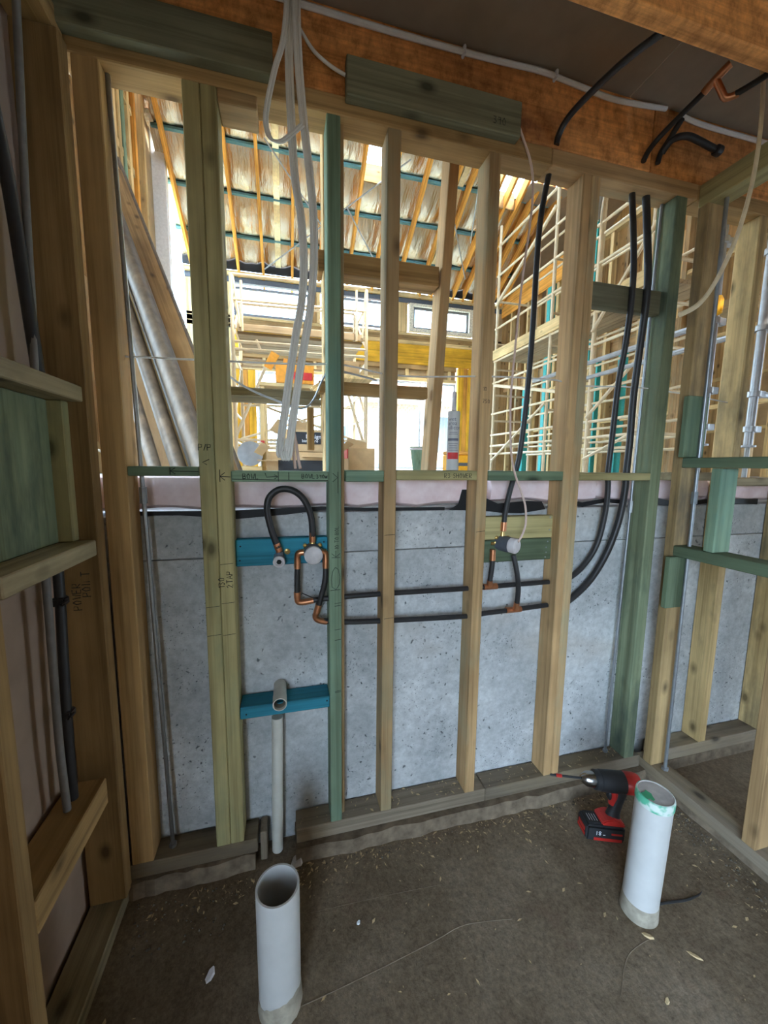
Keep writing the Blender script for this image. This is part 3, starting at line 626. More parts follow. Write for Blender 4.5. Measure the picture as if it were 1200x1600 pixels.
lc = thing('ceiling_cable', (.6, -.01, 2.85), 'white cable clipped along the joint of ceiling and laminated beam', 'cable')
tube('cable', M['cable'], [(-.25, -.012, 2.85), (.062, -.012, 2.848), (.323, -.012, 2.846), (.592, -.012, 2.850), (.75, -.012, 2.856), (.893, -.012, 2.862), (1.057, -.012, 2.851), (1.18, -.012, 2.843), (1.306, -.012, 2.850), (1.44, -.010, 2.866)], .0085, lc, 8, 4)
tube('cable', M['cable'], [(1.515, -.010, 2.858), (1.62, -.012, 2.846), (1.893, -.012, 2.848), (2.2, -.012, 2.85)], .0085, lc, 8, 4)
for x, z in ((.595, 2.850), (.945, 2.861), (1.515, 2.858)):
    bmc = bmesh.new(); add_box(bmc, (-.005, .005), (-.013, .011), (-.014, .014), .003); bmesh_obj('clip', bmc, M['white'], lc, (x, -.012, z))
o = tube('thin_cable', M['cable'], [(.05, -.02, 2.80), (.075, -.02, 2.765), (.11, -.02, 2.725), (.16, -.018, 2.70), (.203, -.012, 2.692)], .005, None, 8, 4); prop(o, 'thin white cable drooping to the end of the short green board', 'cable')
o = tube('pink_wire', M['wire_pink'], [(.80, -.01, 2.70), (.822, -.012, 2.655), (.869, -.012, 2.56), (.880, -.012, 2.46), (.874, -.012, 2.36), (.859, -.012, 2.218), (.846, -.012, 2.05), (.838, -.012, 1.90), (.832, -.012, 1.75), (.842, -.012, 1.58), (.862, -.012, 1.485), (.895, -.012, 1.41), (.920, -.012, 1.347), (.927, -.012, 1.28), (.915, -.014, 1.235), (.892, -.02, 1.202)], .0042, None, 8, 4); prop(o, 'thin pinkish wire hanging beside the single black pipe down to the mixer cap', 'wire')
o = tube('white_cable', M['cable_cream'], [(1.52, -.25, 2.878), (1.567, -.25, 2.80), (1.583, -.25, 2.65), (1.577, -.25, 2.50), (1.55, -.25, 2.36), (1.51, -.25, 2.245), (1.45, -.25, 2.13), (1.39, -.25, 2.06), (1.315, -.25, 2.02)], .0085, None, 8, 5, .6); prop(o, 'cream cable hanging loose in front of the right side wall frame', 'cable')
cp = thing('water_pipe', (.98, -.2, 2.7), 'black pipe arching from the laminated beam to the near joist', 'pipe', 'black water pipes')
tube('pipe', M['black'], [(.972, -.002, 2.655), (.976, -.012, 2.688), (.985, -.05, 2.716), (.995, -.15, 2.716), (.997, -.28, 2.690), (1.005, -.386, 2.66)], .0105, cp, 12, 5)
cp = thing('water_pipe', (1.4, -.15, 2.75), 'black pipes rising through the plate corner to a crooked copper elbow under the ceiling', 'pipe', 'black water pipes')
tube('pipe', M['black'], [(1.352, -.012, 2.665), (1.366, -.018, 2.70), (1.387, -.04, 2.734), (1.401, -.10, 2.757), (1.410, -.19, 2.775)], .0095, cp, 12, 4)
tube('pipe', M['black'], [(1.412, -.02, 2.665), (1.420, -.022, 2.70), (1.430, -.04, 2.73), (1.418, -.10, 2.757)], .0095, cp, 12, 4)
tube('elbow', M['copper'], [(1.409, -.18, 2.773), (1.412, -.215, 2.787), (1.424, -.25, 2.803)], .0125, cp, 12, 2)
tube('elbow', M['copper'], [(1.410, -.215, 2.786), (1.435, -.218, 2.755), (1.454, -.222, 2.733), (1.478, -.245, 2.733)], .0105, cp, 12, 3)
tube('pipe', M['black'], [(1.470, -.24, 2.733), (1.49, -.28, 2.736), (1.52, -.36, 2.742), (1.53, -.387, 2.744)], .0095, cp, 12, 3)
cp = thing('water_pipe', (1.55, -.06, 2.73), 'short bent black pipe ending in a black plug against the right corner', 'pipe', 'black water pipes')
tube('pipe', M['black'], [(1.425, -.022, 2.70), (1.437, -.05, 2.728), (1.49, -.06, 2.745), (1.55, -.06, 2.742), (1.61, -.06, 2.732), (1.645, -.06, 2.727)], .0115, cp, 12, 4)
lathe('plug', M['black'], [(.014, -.012), (.018, -.008), (.018, .012), (.012, .018)], cp, (1.65, -.06, 2.726), (1, 0, -.1), 14)

# ================================================================== things on the floor
pp = thing('drain_pipe', (-.041, -.396, 0), 'open cream plastic drain pipe standing up from the floor by the waste pipe', 'pipe', 'floor drain stubs')
bm = bmesh.new(); R = add_lathe(bm, [(.0568, .045), (.0575, .30), (.0575, .372), (.0570, .374), (.0520, .374), (.0518, .05)], 40); bm.faces.new(R[-1])
bmesh_obj('tube', bm, M['pvc_white'], pp, (-.041, -.396, 0), True)
bm = bmesh.new(); rs = random.Random(3); n = 40
ra = [bm.verts.new((.0575*math.cos(2*math.pi*k/n), .0575*math.sin(2*math.pi*k/n), .052 + .022*math.sin(2*math.pi*k/n*1+2.4) + rs.uniform(-.004, .004))) for k in range(n)]
rb = [bm.verts.new(((.0585+rs.uniform(0, .003))*math.cos(2*math.pi*k/n), (.0585+rs.uniform(0, .003))*math.sin(2*math.pi*k/n), .0)) for k in range(n)]
for k in range(n): bm.faces.new((ra[k], ra[(k+1) % n], rb[(k+1) % n], rb[k]))
bmesh_obj('dirty_base', bm, M['pvc_dirt'], pp, (-.041, -.396, 0), True)
rp = thing('drain_pipe', (1.143, -.456, 0), 'white capped drain pipe with green tape round its top, near the drill', 'pipe', 'floor drain stubs')
tilt = Vector((.008, -.010, .45)).normalized(); tq = tilt.to_track_quat('Z', 'Y').to_matrix().to_4x4()
def rlathe(name, mat, prof, top=None):
    bm = bmesh.new(); R = add_lathe(bm, prof, 40, tq)
    if top: bm.faces.new(R[-1])
    return bmesh_obj(name, bm, mat, rp, (1.143, -.456, 0), True)
rlathe('tube', M['pvc_white'], [(.053, .05), (.053, .425)])
rlathe('tape_band', M['greentape'], [(.0542, .416), (.0552, .419), (.0555, .438), (.0540, .447), (.0505, .449)])
rlathe('cap', M['dustcap'], [(.0505, .4485), (.049, .4455), (.03, .446), (.001, .446)], 1)
bm = bmesh.new(); vs = [bm.verts.new(tq @ Vector((-.012 + (.018+.005*math.sin(5*a))*math.cos(a)-.014, .014 + (.017+.005*math.cos(3*a))*math.sin(a)+.006, .4475))) for a in [i*.4 for i in range(15)]]; bm.faces.new(vs)
bmesh_obj('paint_patch', bm, M['greenpaint'], rp, (1.143, -.456, 0))
rlathe('dirty_base', M['pvc_dirt'], [(.057, .0), (.0555, .02), (.0545, .045), (.0532, .056)])
# drill
dr = thing('cordless_drill', (1.235, -.20, 0), 'red and black cordless drill driver standing on its battery, screwdriver bit fitted', 'drill')
dr.rotation_euler = (math.radians(-4), math.radians(4), math.radians(-17)); dr.scale = (1.12, 1.12, 1.12)
def dpart(name, bm, mat, parent=dr, smooth=False):
    me = bpy.data.meshes.new(name); bmesh.ops.recalc_face_normals(bm, faces=bm.faces[:])
    for f in bm.faces: f.smooth = smooth
    bm.to_mesh(me); bm.free(); me.materials.append(M[mat])
    if smooth: me.set_sharp_from_angle(angle=math.radians(35))
    o = bpy.data.objects.new(name, me); COL.objects.link(o); o.parent = parent; return o
bm = bmesh.new(); add_box(bm, (-.075, .062), (-.037, .037), (.002, .058), .007); bat = dpart('battery', bm, 'drillblack')
for sgn in (-1,):
    bm = bmesh.new(); add_box(bm, (-.048, .05), (-.0385, -.0365), (.008, .018)); add_box(bm, (.012, .05), (-.0385, -.0365), (.032, .038)); dpart('red_stripe', bm, 'red', bat)
    bm = bmesh.new(); add_box(bm, (-.0765, -.0745), (-.026, .026), (.012, .022)); add_box(bm, (-.0765, -.0745), (-.022, .022), (.026, .04)); dpart('end_stripe', bm, 'red', bat)
bm = bmesh.new()
for s in strokes_of('15', .013, (-.03, -.0382, .028), X_, Z_): pass
for s in [[(-.040, -.0386, .028), (-.040, -.0386, .042)], [(-.030, -.0386, .035), (-.033, -.0386, .039), (-.029, -.0386, .042), (-.025, -.0386, .039), (-.028, -.0386, .035), (-.033, -.0386, .031), (-.029, -.0386, .028), (-.025, -.0386, .031), (-.030, -.0386, .035)], [(-.018, -.0386, .030), (-.010, -.0386, .030)]]:
    add_tube(bm, s, .0011, 4)
dpart('lettering', bm, 'white', bat)
bm = bmesh.new(); add_box(bm, (-.066, -.02), (-.028, .028), (.058, .064), .002); dpart('release_panel', bm, 'drillblack', bat)
bm = bmesh.new()
for k in range(4): add_tube(bm, [(-.058+.009*k, -.018, .0645), (-.058+.009*k, .012, .0645)], .0008, 4)
dpart('ridges', bm, 'greycap', bat)
bm = bmesh.new()
prof = [(-.018, .058), (.062, .058), (.062, .068), (.045, .078), (.020, .084), (-.004, .079), (-.022, .068)]
f0 = [bm.verts.new((x, -.032, z)) for x, z in prof]; f1 = [bm.verts.new((x, .032, z)) for x, z in prof]
bm.faces.new(f0); bm.faces.new(f1[::-1])
for k in range(len(prof)): bm.faces.new((f0[k], f0[(k+1) % 7], f1[(k+1) % 7], f1[k]))
bmesh.ops.bevel(bm, geom=bm.edges[:], offset=.004, segments=2, affect='EDGES'); dpart('foot', bm, 'red')
bm = bmesh.new(); add_tube(bm, [(.030, 0, .070), (.033, 0, .095), (.040, 0, .13), (.048, 0, .165), (.050, 0, .19)], [.027, .022, .021, .023, .026], 16, True, False, .8, (1, 0, 0)); dpart('handle', bm, 'drillblack', smooth=True)
bm = bmesh.new(); add_tube(bm, [(.018, 0, .135), (.012, 0, .150), (.012, 0, .165), (.02, 0, .178)], [.007, .011, .012, .008], 10); dpart('trigger', bm, 'drillblack', smooth=True)
bm = bmesh.new(); add_tube(bm, [(.022, 0, .120), (.026, 0, .15), (.020, 0, .180)], [.012, .016, .018], 10); dpart('grip_front', bm, 'red', smooth=True)
RX = Matrix.Translation((0, 0, .205)) @ Matrix.Rotation(math.pi/2, 4, 'Y')
def dl(name, prof, mat):
    bm = bmesh.new(); R = add_lathe(bm, prof, 24, RX); bm.faces.new(R[0][::-1]); bm.faces.new(R[-1]); return dpart(name, bm, mat, smooth=True)
dl('motor_cover', [(.034, .052), (.037, .058), (.037, .090), (.033, .104), (.020, .108)], 'red')
dl('housing', [(.030, -.035), (.035, -.03), (.036, .0), (.037, .052)], 'drillblack')
dl('clutch_ring', [(.030, -.052), (.033, -.050), (.033, -.034)], 'drillblack')
dl('chuck', [(.010, -.098), (.016, -.092), (.0245, -.078), (.026, -.052)], 'chrome')
for k in range(8):
    pass
dl('bit', [(.002, -.21), (.004, -.206), (.004, -.19), (.0055, -.188), (.0055, -.168), (.004, -.166), (.004, -.096)], 'drillblack')
dl('bit_band', [(.006, -.188), (.006, -.168)], 'red')
# silicone cartridge on the noggin
sc = thing('sealant_cartridge', (.628, .045, 1.4825), 'grey and white sealant cartridge standing upright on the noggin before the orange posts', 'sealant tube')
lathe('tube', M['pvc_white'], [(.022, 0), (.0238, .002), (.0238, .006), (.0232, .009), (.0232, .205), (.0238, .212), (.0225, .222), (.010, .226)], sc, (.628, .045, 1.4825))
lathe('nozzle', M['greycap'], [(.0095, .226), (.0085, .232), (.0085, .29), (.007, .296)], sc, (.628, .045, 1.4825), n=14)
A0 = math.atan2(-1.39, -.628)   # towards the viewer's side of the room
def wrap_strip(name, mat, z0, z1, w, parent=sc, r=.0236, da=0):
    bm = bmesh.new(); n = 8; a = [A0+da + (-.5+k/n)*w for k in range(n+1)]
    lo = [bm.verts.new((r*math.cos(t), r*math.sin(t), z0)) for t in a]; hi = [bm.verts.new((r*math.cos(t), r*math.sin(t), z1)) for t in a]
    for k in range(n): bm.faces.new((lo[k], lo[k+1], hi[k+1], hi[k]))
    return bmesh_obj(name, bm, mat, parent, (.628, .045, 1.4825), True)
wrap_strip('red_label', M['labelred'], .043, .068, 2.0); wrap_strip('grey_band', M['textgrey'], .112, .121, 1.9)
def wrap_text(txt, size, z, mat, r=.0239, amin=-.95):
    c = bpy.data.curves.new('lettering', 'FONT'); c.body = txt; c.size = size
    o = bpy.data.objects.new('lettering', c); COL.objects.link(o)
    dg = bpy.context.evaluated_depsgraph_get(); dg.update()
    me = bpy.data.meshes.new_from_object(o.evaluated_get(dg)); bpy.data.objects.remove(o)
    for v in me.vertices:
        a = A0 + amin + v.co.x/r; zz = v.co.y
        v.co = (r*math.cos(a), r*math.sin(a), z+zz)
    return link('lettering', me, M[mat], sc, (.628, .045, 1.4825))
wrap_text('wet', .021, .186, 'textgrey'); wrap_text('area', .021, .170, 'textgrey'); wrap_text('silicone', .021, .154, 'textgrey')
for k, z in enumerate((.142, .136, .100, .092, .084, .076)): wrap_strip('fine_print', M['textgrey'], z, z+.0018, 1.3+.2*(k % 3), r=.0237)
# shavings and scraps
sw = bmesh.new(); rs = random.Random(11)
def chip(bm, x, y, z, L, W):
    a = rs.uniform(0, 6.28); c, s = math.cos(a), math.sin(a); tl = rs.uniform(-.3, .3)
    P = [(-L, 0, 0), (0, -W, .25*W), (L, 0, tl*L*.6), (0, W, .3*W)]
    v = [bm.verts.new((x + p[0]*c - p[1]*s, y + p[0]*s + p[1]*c, z + .001 + max(0, p[2]))) for p in P]
    bm.faces.new(v)
for _ in range(1300):
    u = rs.random()
    if u < .45: x, y, z = rs.uniform(-.5, 1.65), -.03 - abs(rs.gauss(0, .05)), 0
    elif u < .60: x, y, z = rs.uniform(.03, 1.62), rs.uniform(.01, .085), ZB
    elif u < .80: x, y, z = 1.66 - abs(rs.gauss(0, .09)), rs.uniform(-.9, -.04), 0
    else: x, y, z = rs.uniform(-.5, 1.6), rs.uniform(-1.0, -.05), 0
    if (x+.041)**2+(y+.396)**2 < .006 or (x-1.143)**2+(y+.456)**2 < .006: continue
    L = rs.choice([.002, .003, .003, .004, .006, .010]); chip(sw, x, y, z, L, L*rs.uniform(.15, .5))
o = bmesh_obj('wood_shavings', sw, M['chip']); prop(o, 'scattered pale wood shavings on the slab and sole plates', 'shavings', None, 'stuff')
dm = bmesh.new()
for _ in range(420):
    u = rs.random(); x, y = (1.655 - abs(rs.gauss(0, .05)), rs.uniform(-.95, -.04)) if u < .6 else (rs.uniform(-.5, 1.6), -.04-abs(rs.gauss(0, .02))) if u < .85 else (rs.uniform(-.52, -.2), rs.uniform(-.2, -.03))
    r_ = rs.uniform(.0025, .008); q = [dm.verts.new((x+r_*math.cos(a+u*6)*rs.uniform(.6, 1.1), y+r_*math.sin(a+u*6)*rs.uniform(.6, 1.1), -.001)) for a in (0, 1.25, 2.5, 3.8, 5)]
    tp = dm.verts.new((x, y, r_*rs.uniform(.5, .9)))
    for k in range(5): dm.faces.new((q[k], q[(k+1) % 5], tp))
o = bmesh_obj('dirt_crumbs', dm, M['soil']); prop(o, 'dark dirt crumbs swept along the foot of the kerbs', 'dirt', None, 'stuff')
def scrap(x, y, L, W, H, mat, label, rot):
    bm = bmesh.new(); pts = [(-1, -.2), (-.5, -.9), (.3, -1), (1, 0), (.4, .8), (-.6, .7)]
    a = [bm.verts.new((px*L, py*W, 0.0005)) for px, py in pts]; b = [bm.verts.new((px*L*.8, py*W*.7, H*(.7+.3*px))) for px, py in pts]
    bm.faces.new(a[::-1]); bm.faces.new(b)
    for k in range(6): bm.faces.new((a[k], a[(k+1) % 6], b[(k+1) % 6], b[k]))
    o = bmesh_obj('scrap', bm, M[mat], None, (x, y, 0), rot=Quaternion((0, 0, 1), rot)); prop(o, label, 'scrap', 'small scraps on the floor')
scrap(1.106, -.524, .018, .008, .006, 'chip', 'pointed pale wood sliver at the foot of the capped white pipe', -.8)
scrap(.206, -.265, .007, .006, .007, 'white', 'small white plaster crumb on the open floor in the middle', .3)
scrap(-.243, -.289, .020, .012, .010, 'greycap', 'pale curled scrap on the dark floor left of the open drain pipe', 1.1)
scrap(1.202, -.60, .022, .006, .004, 'chip', 'long wood splinter lying alone on the floor right of the capped pipe', -.9)
scrap(1.02, -.66, .010, .006, .006, 'chip', 'stubby wood chip near the bottom edge of the floor', .5)
scrap(.018, -.015, .028, .022, .03, 'dustcap', 'grey broken mortar lump at the end of the kerb by the waste pipe', .2)
o = tube('floor_cable', M['black'], [(1.20, -.462, .004), (1.251, -.465, .004), (1.324, -.475, .004), (1.38, -.475, .005), (1.406, -.47, .007)], [.004, .004, .004, .003, .0015], None, 8, 3); prop(o, 'short black cable end lying behind the capped white pipe', 'cable')
o = board('offcut', M['plate'], (-.117, -.092), (.02, .09), (.001, .12)); prop(o, 'small upright brown timber offcut in the floor gap beside the double stud', 'offcut')

# ================================================================== THE HALL BEYOND
HF = 1.40; YH = 7.0; XL = -1.75; XRH = 4.9
hf = board('floor_2', M['hallfloor'], (-3, 8), (.281, 7.3), (HF-.15, HF), bev=0); hf['kind'] = 'structure'
gr = board('ground', M['ground'], (-30, 40), (7.31, 45), (HF-.4, HF-.12), bev=0); gr['kind'] = 'structure'
gr2 = board('ground', M['ground'], (-30, -1.9), (.0, 7.3), (HF-.4, HF-.12), bev=0); gr2['kind'] = 'structure'
gr3 = board('ground', M['soil'], (-40, -.801), (-40, -.01), (-.4, -.05), bev=0); gr3['kind'] = 'structure'
# secondary frame just behind
sf = thing('stud_frame', (.4, .33, HF), 'second timber frame close behind the first, with one leaning stud and low noggins', 'wall frame')
beam('stud', M['pine'], (.640, .345, HF), (.720, .345, 2.95), .045, .09, sf, (0, 1, 0))
board('noggin', M['pine_brown'], (.14, .655), (.30, .39), (2.262, 2.342), sf); board('noggin', M['pine_brown'], (.14, .615), (.30, .345), (1.792, 1.842), sf)
board('noggin', M['ledge'], (-.23, .15), (.345, .39), (1.772, 1.806), sf); board('noggin', M['ledge'], (-.23, .15), (.30, .335), (1.742, 1.765), sf)
board('stud', M['pale'], (.162, .205), (.30, .39), (HF, 2.95), sf); board('stud', M['pine_brown'], (.095, .125), (.36, .39), (1.56, 1.74), sf)
board('stud', M['pale'], (-.255, -.232), (.30, .39), (HF, 2.95), sf)
board('top_plate', M['pine_brown'], (-.3, 1.0), (.30, .39), (2.951, 2.996), sf)
o = tube('hanging_cord', M['galv'], [(-.235, .26, 1.88), (-.19, .24, 1.82), (-.12, .22, 1.775), (-.03, .2, 1.738), (.063, .2, 1.712), (.11, .2, 1.745), (.15, .2, 1.83), (.19, .2, 1.862), (.36, .2, 1.835)], .004, None, 6, 4); prop(o, 'grey cord sagging behind the hanging white cables', 'cord')

# ---- roof of the hall: rafters, battens, foil
TS, ZE = .6, 5.1
def rz(y): return ZE + TS*(YH - y)
rfh = thing('roof', (1.5, 5.5, 6), kind='structure')
YR = 4.2
nrm = Vector((0, TS, 1)).normalized()
for x in (-1.6, -1.2, -.78, -.33, .21, .73, 1.30, 1.82, 2.34, 2.86, 3.12, 3.62, 3.86, 4.10, 4.34, 4.58, 4.80):
    a, b = Vector((x, YH+.25, rz(YH+.25)+.05)), Vector((x, YR, rz(YR)+.05))
    beam('rafter', M['orange'], a, b, .045, .17, rfh, nrm)
for y in (6.54, 5.957, 5.371, 4.785):
    for x0, x1 in ((-1.75, 1.30), (1.302, 4.9)):
        board('batten', M['batten'], (x0, x1), (y-.03, y+.03), (rz(y)+.155, rz(y)+.19), rfh, bev=.002)
beam('ridge_board', M['orange'], (-1.8, YR, rz(YR)+.06), (4.95, YR, rz(YR)+.06), .045, .25, rfh)
def foil_sheet(x0, x1, y0, y1, seed):
    bm = bmesh.new(); nx, ny = max(8, int((x1-x0)/.045)), 64; rs = random.Random(seed); ph = rs.uniform(0, 6); G = []
    for j in range(ny+1):
        y = y0+(y1-y0)*j/ny; row = []
        sag = abs(math.sin(math.pi*(y-5.371)/.586))
        for i in range(nx+1):
            x = x0+(x1-x0)*i/nx
            d = -.10*sag**.7*(.45+.55*abs(math.sin(math.pi*(x-.21)/.52))) + .012*math.sin(23*x+4*y+ph)*sag + rs.uniform(-.003, .003)
            row.append(bm.verts.new((x, y, rz(y)+.205+d)))
        G.append(row)
    for j in range(ny):
        for i in range(nx): bm.faces.new((G[j][i], G[j][i+1], G[j+1][i+1], G[j+1][i]))
    return bmesh_obj('foil_sheet', bm, M['foil'], rfh, smooth=True)
xs = [-1.75, -.45, .60, 1.30, 2.60, 3.45, 4.9]
for k in range(6):
    if k == 2: foil_sheet(xs[k]-.02, xs[k+1], YR, 6.88, k)
    elif k in (3,):
        foil_sheet(xs[k], xs[k]+.38, 5.36, 6.88, k); foil_sheet(xs[k]+.365, xs[k+1]+.02, YR, 6.88, k+20)
    elif k == 5: foil_sheet(xs[k], xs[k+1], 5.36, 6.88, k)
    else: foil_sheet(xs[k]-.02, xs[k+1]+.02, YR, 6.88, k)
for x in (-.05, 3.0):
    bm = bmesh.new(); pts = [(y, rz(y)+.205-.10*abs(math.sin(math.pi*(y-5.371)/.586))**.7-.012) for y in [YR+.1*k for k in range(29)]]
    A = [bm.verts.new((x-.05+.006*math.sin(3*k), y, z)) for k, (y, z) in enumerate(pts)]; B = [bm.verts.new((x+.05, y, z)) for y, z in pts]
    for k in range(len(pts)-1): bm.faces.new((A[k], B[k], B[k+1], A[k+1]))
    bmesh_obj('tape_strip', bm, M['tape'], rfh)
def brace(a, b): tube('strap_brace', M['galv'], [(x, y, rz(y)-.05) for x, y in (a, b)], .012, rfh, 6)
brace((-.2, 5.1), (.8, 6.1)); brace((-.3, 6.8), (2.0, 5.0)); brace((1.1, 5.7), (2.2, 6.9)); brace((2.7, 5.2), (3.7, 6.5)); brace((3.2, 5.0), (3.5, 5.9))
# unseen near slope, added to dim the hall but for a made-up skylight, and the gable wall over the small room
def rn(y): return rz(YR) - TS*(YR - y)
nn = Vector((0, -TS, 1)).normalized()
for x0, x1, y0, y1 in ((-1.75, -.2, .55, YR), (3.2, 4.9, .55, YR), (-.198, 3.198, .55, 2.7), (-.198, 3.198, 3.4, YR)):
    beam('foil_sheet', M['foil'], ((x0+x1)/2, y0, rn(y0)+.2), ((x0+x1)/2, y1, rn(y1)+.2), x1-x0, .01, rfh, nn, 0)
beam('skylight_pane', M['glass'], (1.5, 2.702, rn(2.7)+.2), (1.5, 3.398, rn(3.4)+.2), 3.39, .008, rfh, nn, 0)  # made-up skylight out of view, sized for light from above into the hall
for x in (-1.2, -.3, .6, 1.5, 2.4, 3.3, 4.2): beam('rafter', M['orange'], (x, .6, rn(.6)+.05), (x, YR-.03, rn(YR-.03)+.05), .045, .17, rfh, nn)
beam('flank_roof_blocker', M['darklining'], (5.62, YH+.25, rz(YH+.25)+.21), (5.62, YR, rz(YR)+.21), 1.43, .03, rfh, nrm); beam('flank_roof_blocker', M['darklining'], (5.62, .5, rn(.5)+.21), (5.62, YR, rn(YR)+.21), 1.43, .03, rfh, nn)  # unseen roof over the flank, added to cut sky light entering the hall
wu = board('wall_upper', M['ply'], (-1.75, 6.4), (.42, .47), (2.89, 4.9)); wu['kind'] = 'structure'
# skylight boxes where the foil stops short
for x0, x1, y0, y1 in ((1.32, 1.64, 4.75, 5.34), (3.5, 4.05, 4.3, 5.34)):
    board('trim_board', M['pine_brown'], (x0, x1), (y1, y1+.03), (rz(y1)-.05, rz(y1)+.22), rfh)
    beam('skylight_pane', M['glass'], (((x0+x1)/2), y0, rz(y0)+.25), ((x0+x1)/2, y1, rz(y1)+.25), x1-x0, .008, rfh, nrm, 0)
board('liner', M['ceiling'], (4.10, 4.88), (4.9, 5.36), (rz(5.1)-.02, rz(5.1)), rfh)

eb = board('eave_board', M['membrane'], (-1.75, 4.9), (6.89, 6.93), (5.141, 5.42), rfh)
# ---- far wall of the hall
fwl = thing('wall_far', (1.5, YH, HF), kind='structure')
YW = (YH, YH+.10)
def fb(name, mat, x0, x1, z0, z1, y=YW, bev=.004): return board(name, M[mat], (x0, x1), y, (z0, z1), fwl, bev=bev)
fb('top_plate', 'pale', XL, XRH, 5.06, 5.14, (YH-.06, YH+.1)); fb('frieze', 'darkcap', XL, XRH, 4.96, 5.058)
fb('stud', 'pine_brown', .56, .68, 4.36, 4.955); fb('stud', 'pale', .685, .76, 4.36, 4.955); fb('stud', 'ledge', 2.22, 2.36, 4.36, 4.955); fb('stud', 'pale', 2.37, 2.62, 4.36, 4.955)
fb('stud', 'pale', 4.20, 4.34, 4.36, 4.955); fb('panel', 'ply', 4.345, XRH, 1.4, 4.955); fb('stud', 'pale', XL, -.92, 1.4, 4.955); fb('panel', 'pine_brown', XRH+.001, 6.4, 1.4, 6.0)
fb('sill_plate', 'pale', XL, XRH, 4.30, 4.355); fb('rail', 'pine_brown', XL, 4.34, 4.20, 4.296); fb('rail', 'pale', XL, 4.34, 4.115, 4.196)
fb('lintel', 'yellow', -.91, 4.18, 3.70, 4.11, (YH-.01, YH+.07))
fb('header', 'pine_brown', -.91, 3.80, 3.60, 3.696); fb('header', 'pale', -.91, 3.80, 3.36, 3.42)
for x in (-.9, -.4, .1, .6, 1.1, 1.6, 2.1, 2.6, 3.1, 3.6): fb('cripple', 'pale', x, x+.07, 3.421, 3.599)
fb('infill', 'ply', -.91, 3.80, 3.421, 3.599, (YH+.06, YH+.09))
fb('post', 'yellow', 3.85, 3.98, 1.4, 3.69); fb('post', 'orange', 3.985, 4.09, 1.4, 3.69, (YH+.02, YH+.1)); fb('post', 'yellow', 4.095, 4.20, 1.4, 3.69)
fb('post', 'yellow', -.915, -.80, 1.4, 3.35); fb('post', 'orange', -.795, -.68, 1.4, 3.35, (YH+.02, YH+.1)); fb('post', 'yellow', -.675, -.535, 1.4, 3.35)
def window(n, x0, x1, z0, z1, frame='winframe', foam=True, mull=()):
    t = thing('window_%d' % n, ((x0+x1)/2, YH+.04, z0), kind='structure')
    y = (YH+.03, YH+.07); b = .045
    for a in ((x0, x1, z0, z0+b), (x0, x1, z1-b, z1), (x0, x0+b, z0+b, z1-b), (x1-b, x1, z0+b, z1-b)):
        board('window_frame', M[frame], (a[0], a[1]), y, (a[2], a[3]), t, bev=.003)
    for mx in mull: board('mullion', M[frame], (mx-.03, mx+.03), y, (z0+b, z1-b), t)
    board('pane', M['glass'], (x0+b, x1-b), (YH+.045, YH+.051), (z0+b, z1-b), t, bev=0)
    if foam:
        for a in ((x0-.09, x1+.09, z0-.07, z0-.001), (x0-.09, x1+.09, z1+.001, z1+.06), (x0-.09, x0-.001, z0, z1), (x1+.001, x1+.09, z0, z1)):
            board('reveal', M['foam'], (a[0], a[1]), (YH-.03, YH+.08), (a[2], a[3]), t, bev=.006)
window(1, -.90, .54, 4.37, 4.90, 'winframe', False); window(2, .80, 2.20, 4.40, 4.93, 'winframe', False); window(3, 2.75, 4.06, 4.45, 4.90, 'winframe', True)
window(4, -.50, .82, 1.42, 3.34, 'winwhite', False, (.1,)); window(5, .86, 2.05, 1.42, 3.34, 'winwhite', False); window(6, 2.09, 2.98, 1.42, 3.34, 'winwhite', False); window(7, 3.05, 3.80, 1.42, 3.34, 'winwhite', False)
for n in (4, 5, 6, 7): pass

# ---- left wall of the hall
lw = thing('wall_side', (XL, 3, HF), kind='structure')
def lbp(name, mat, y0, y1, z0, z1, x=(XL-.09, XL), bev=.004): return board(name, M[mat], x, (y0, y1), (z0, z1), lw, bev=bev)
def ys(y): return -1.344 + (y+1.344)*1.75/1.15
def zs(z): return 1.5 + (z-1.5)*1.75/1.15
SH = (XL-.12, XL-.095)
for y0, y1, z0, z1 in ((.3, 2.3, 1.4, 1.72), (.3, 1.5, 1.72, 3.5), (.3, 2.4, 3.5, 4.6), (2.3, 5.9, 1.4, 3.7), (2.4, 5.9, 3.7, 7.0), (5.9, 7.2, 1.4, 5.2), (1.9, 2.3, 1.72, 3.5)):
    pass
lbp('sheathing', 'ply', 2.35, 7.0, 1.4, 3.30, SH); lbp('sheathing', 'ply', .3, 2.35, 1.4, 1.70, SH); lbp('sheathing', 'wrap', .3, 3.1, 3.5, 6.6, SH)
lbp('sheathing', 'ply', 4.7, 5.7, 3.30, 7.2, SH); lbp('sheathing', 'pine_brown', 4.0, 4.68, 3.30, 7.2, SH); lbp('sheathing', 'pine_brown', 3.12, 3.98, 3.30, 6.6, SH); lbp('sheathing', 'wrap', 2.30, 3.1, 1.71, 3.49, SH)
for y, mt in ((.35, 'pale'), (1.02, 'pine'), (1.1, 'pale'), (2.36, 'pale'), (2.86, 'pale'), (3.30, 'orange'), (3.56, 'pale'), (3.98, 'pale'), (4.12, 'pale'), (4.44, 'pale'), (4.66, 'orange'), (5.0, 'pale')):
    lbp('stud', mt, y, y+.075, 1.4, 6.4 if y > 2 else 5.0)
lbp('stud', 'teal', 4.24, 4.33, 1.4, 6.6)
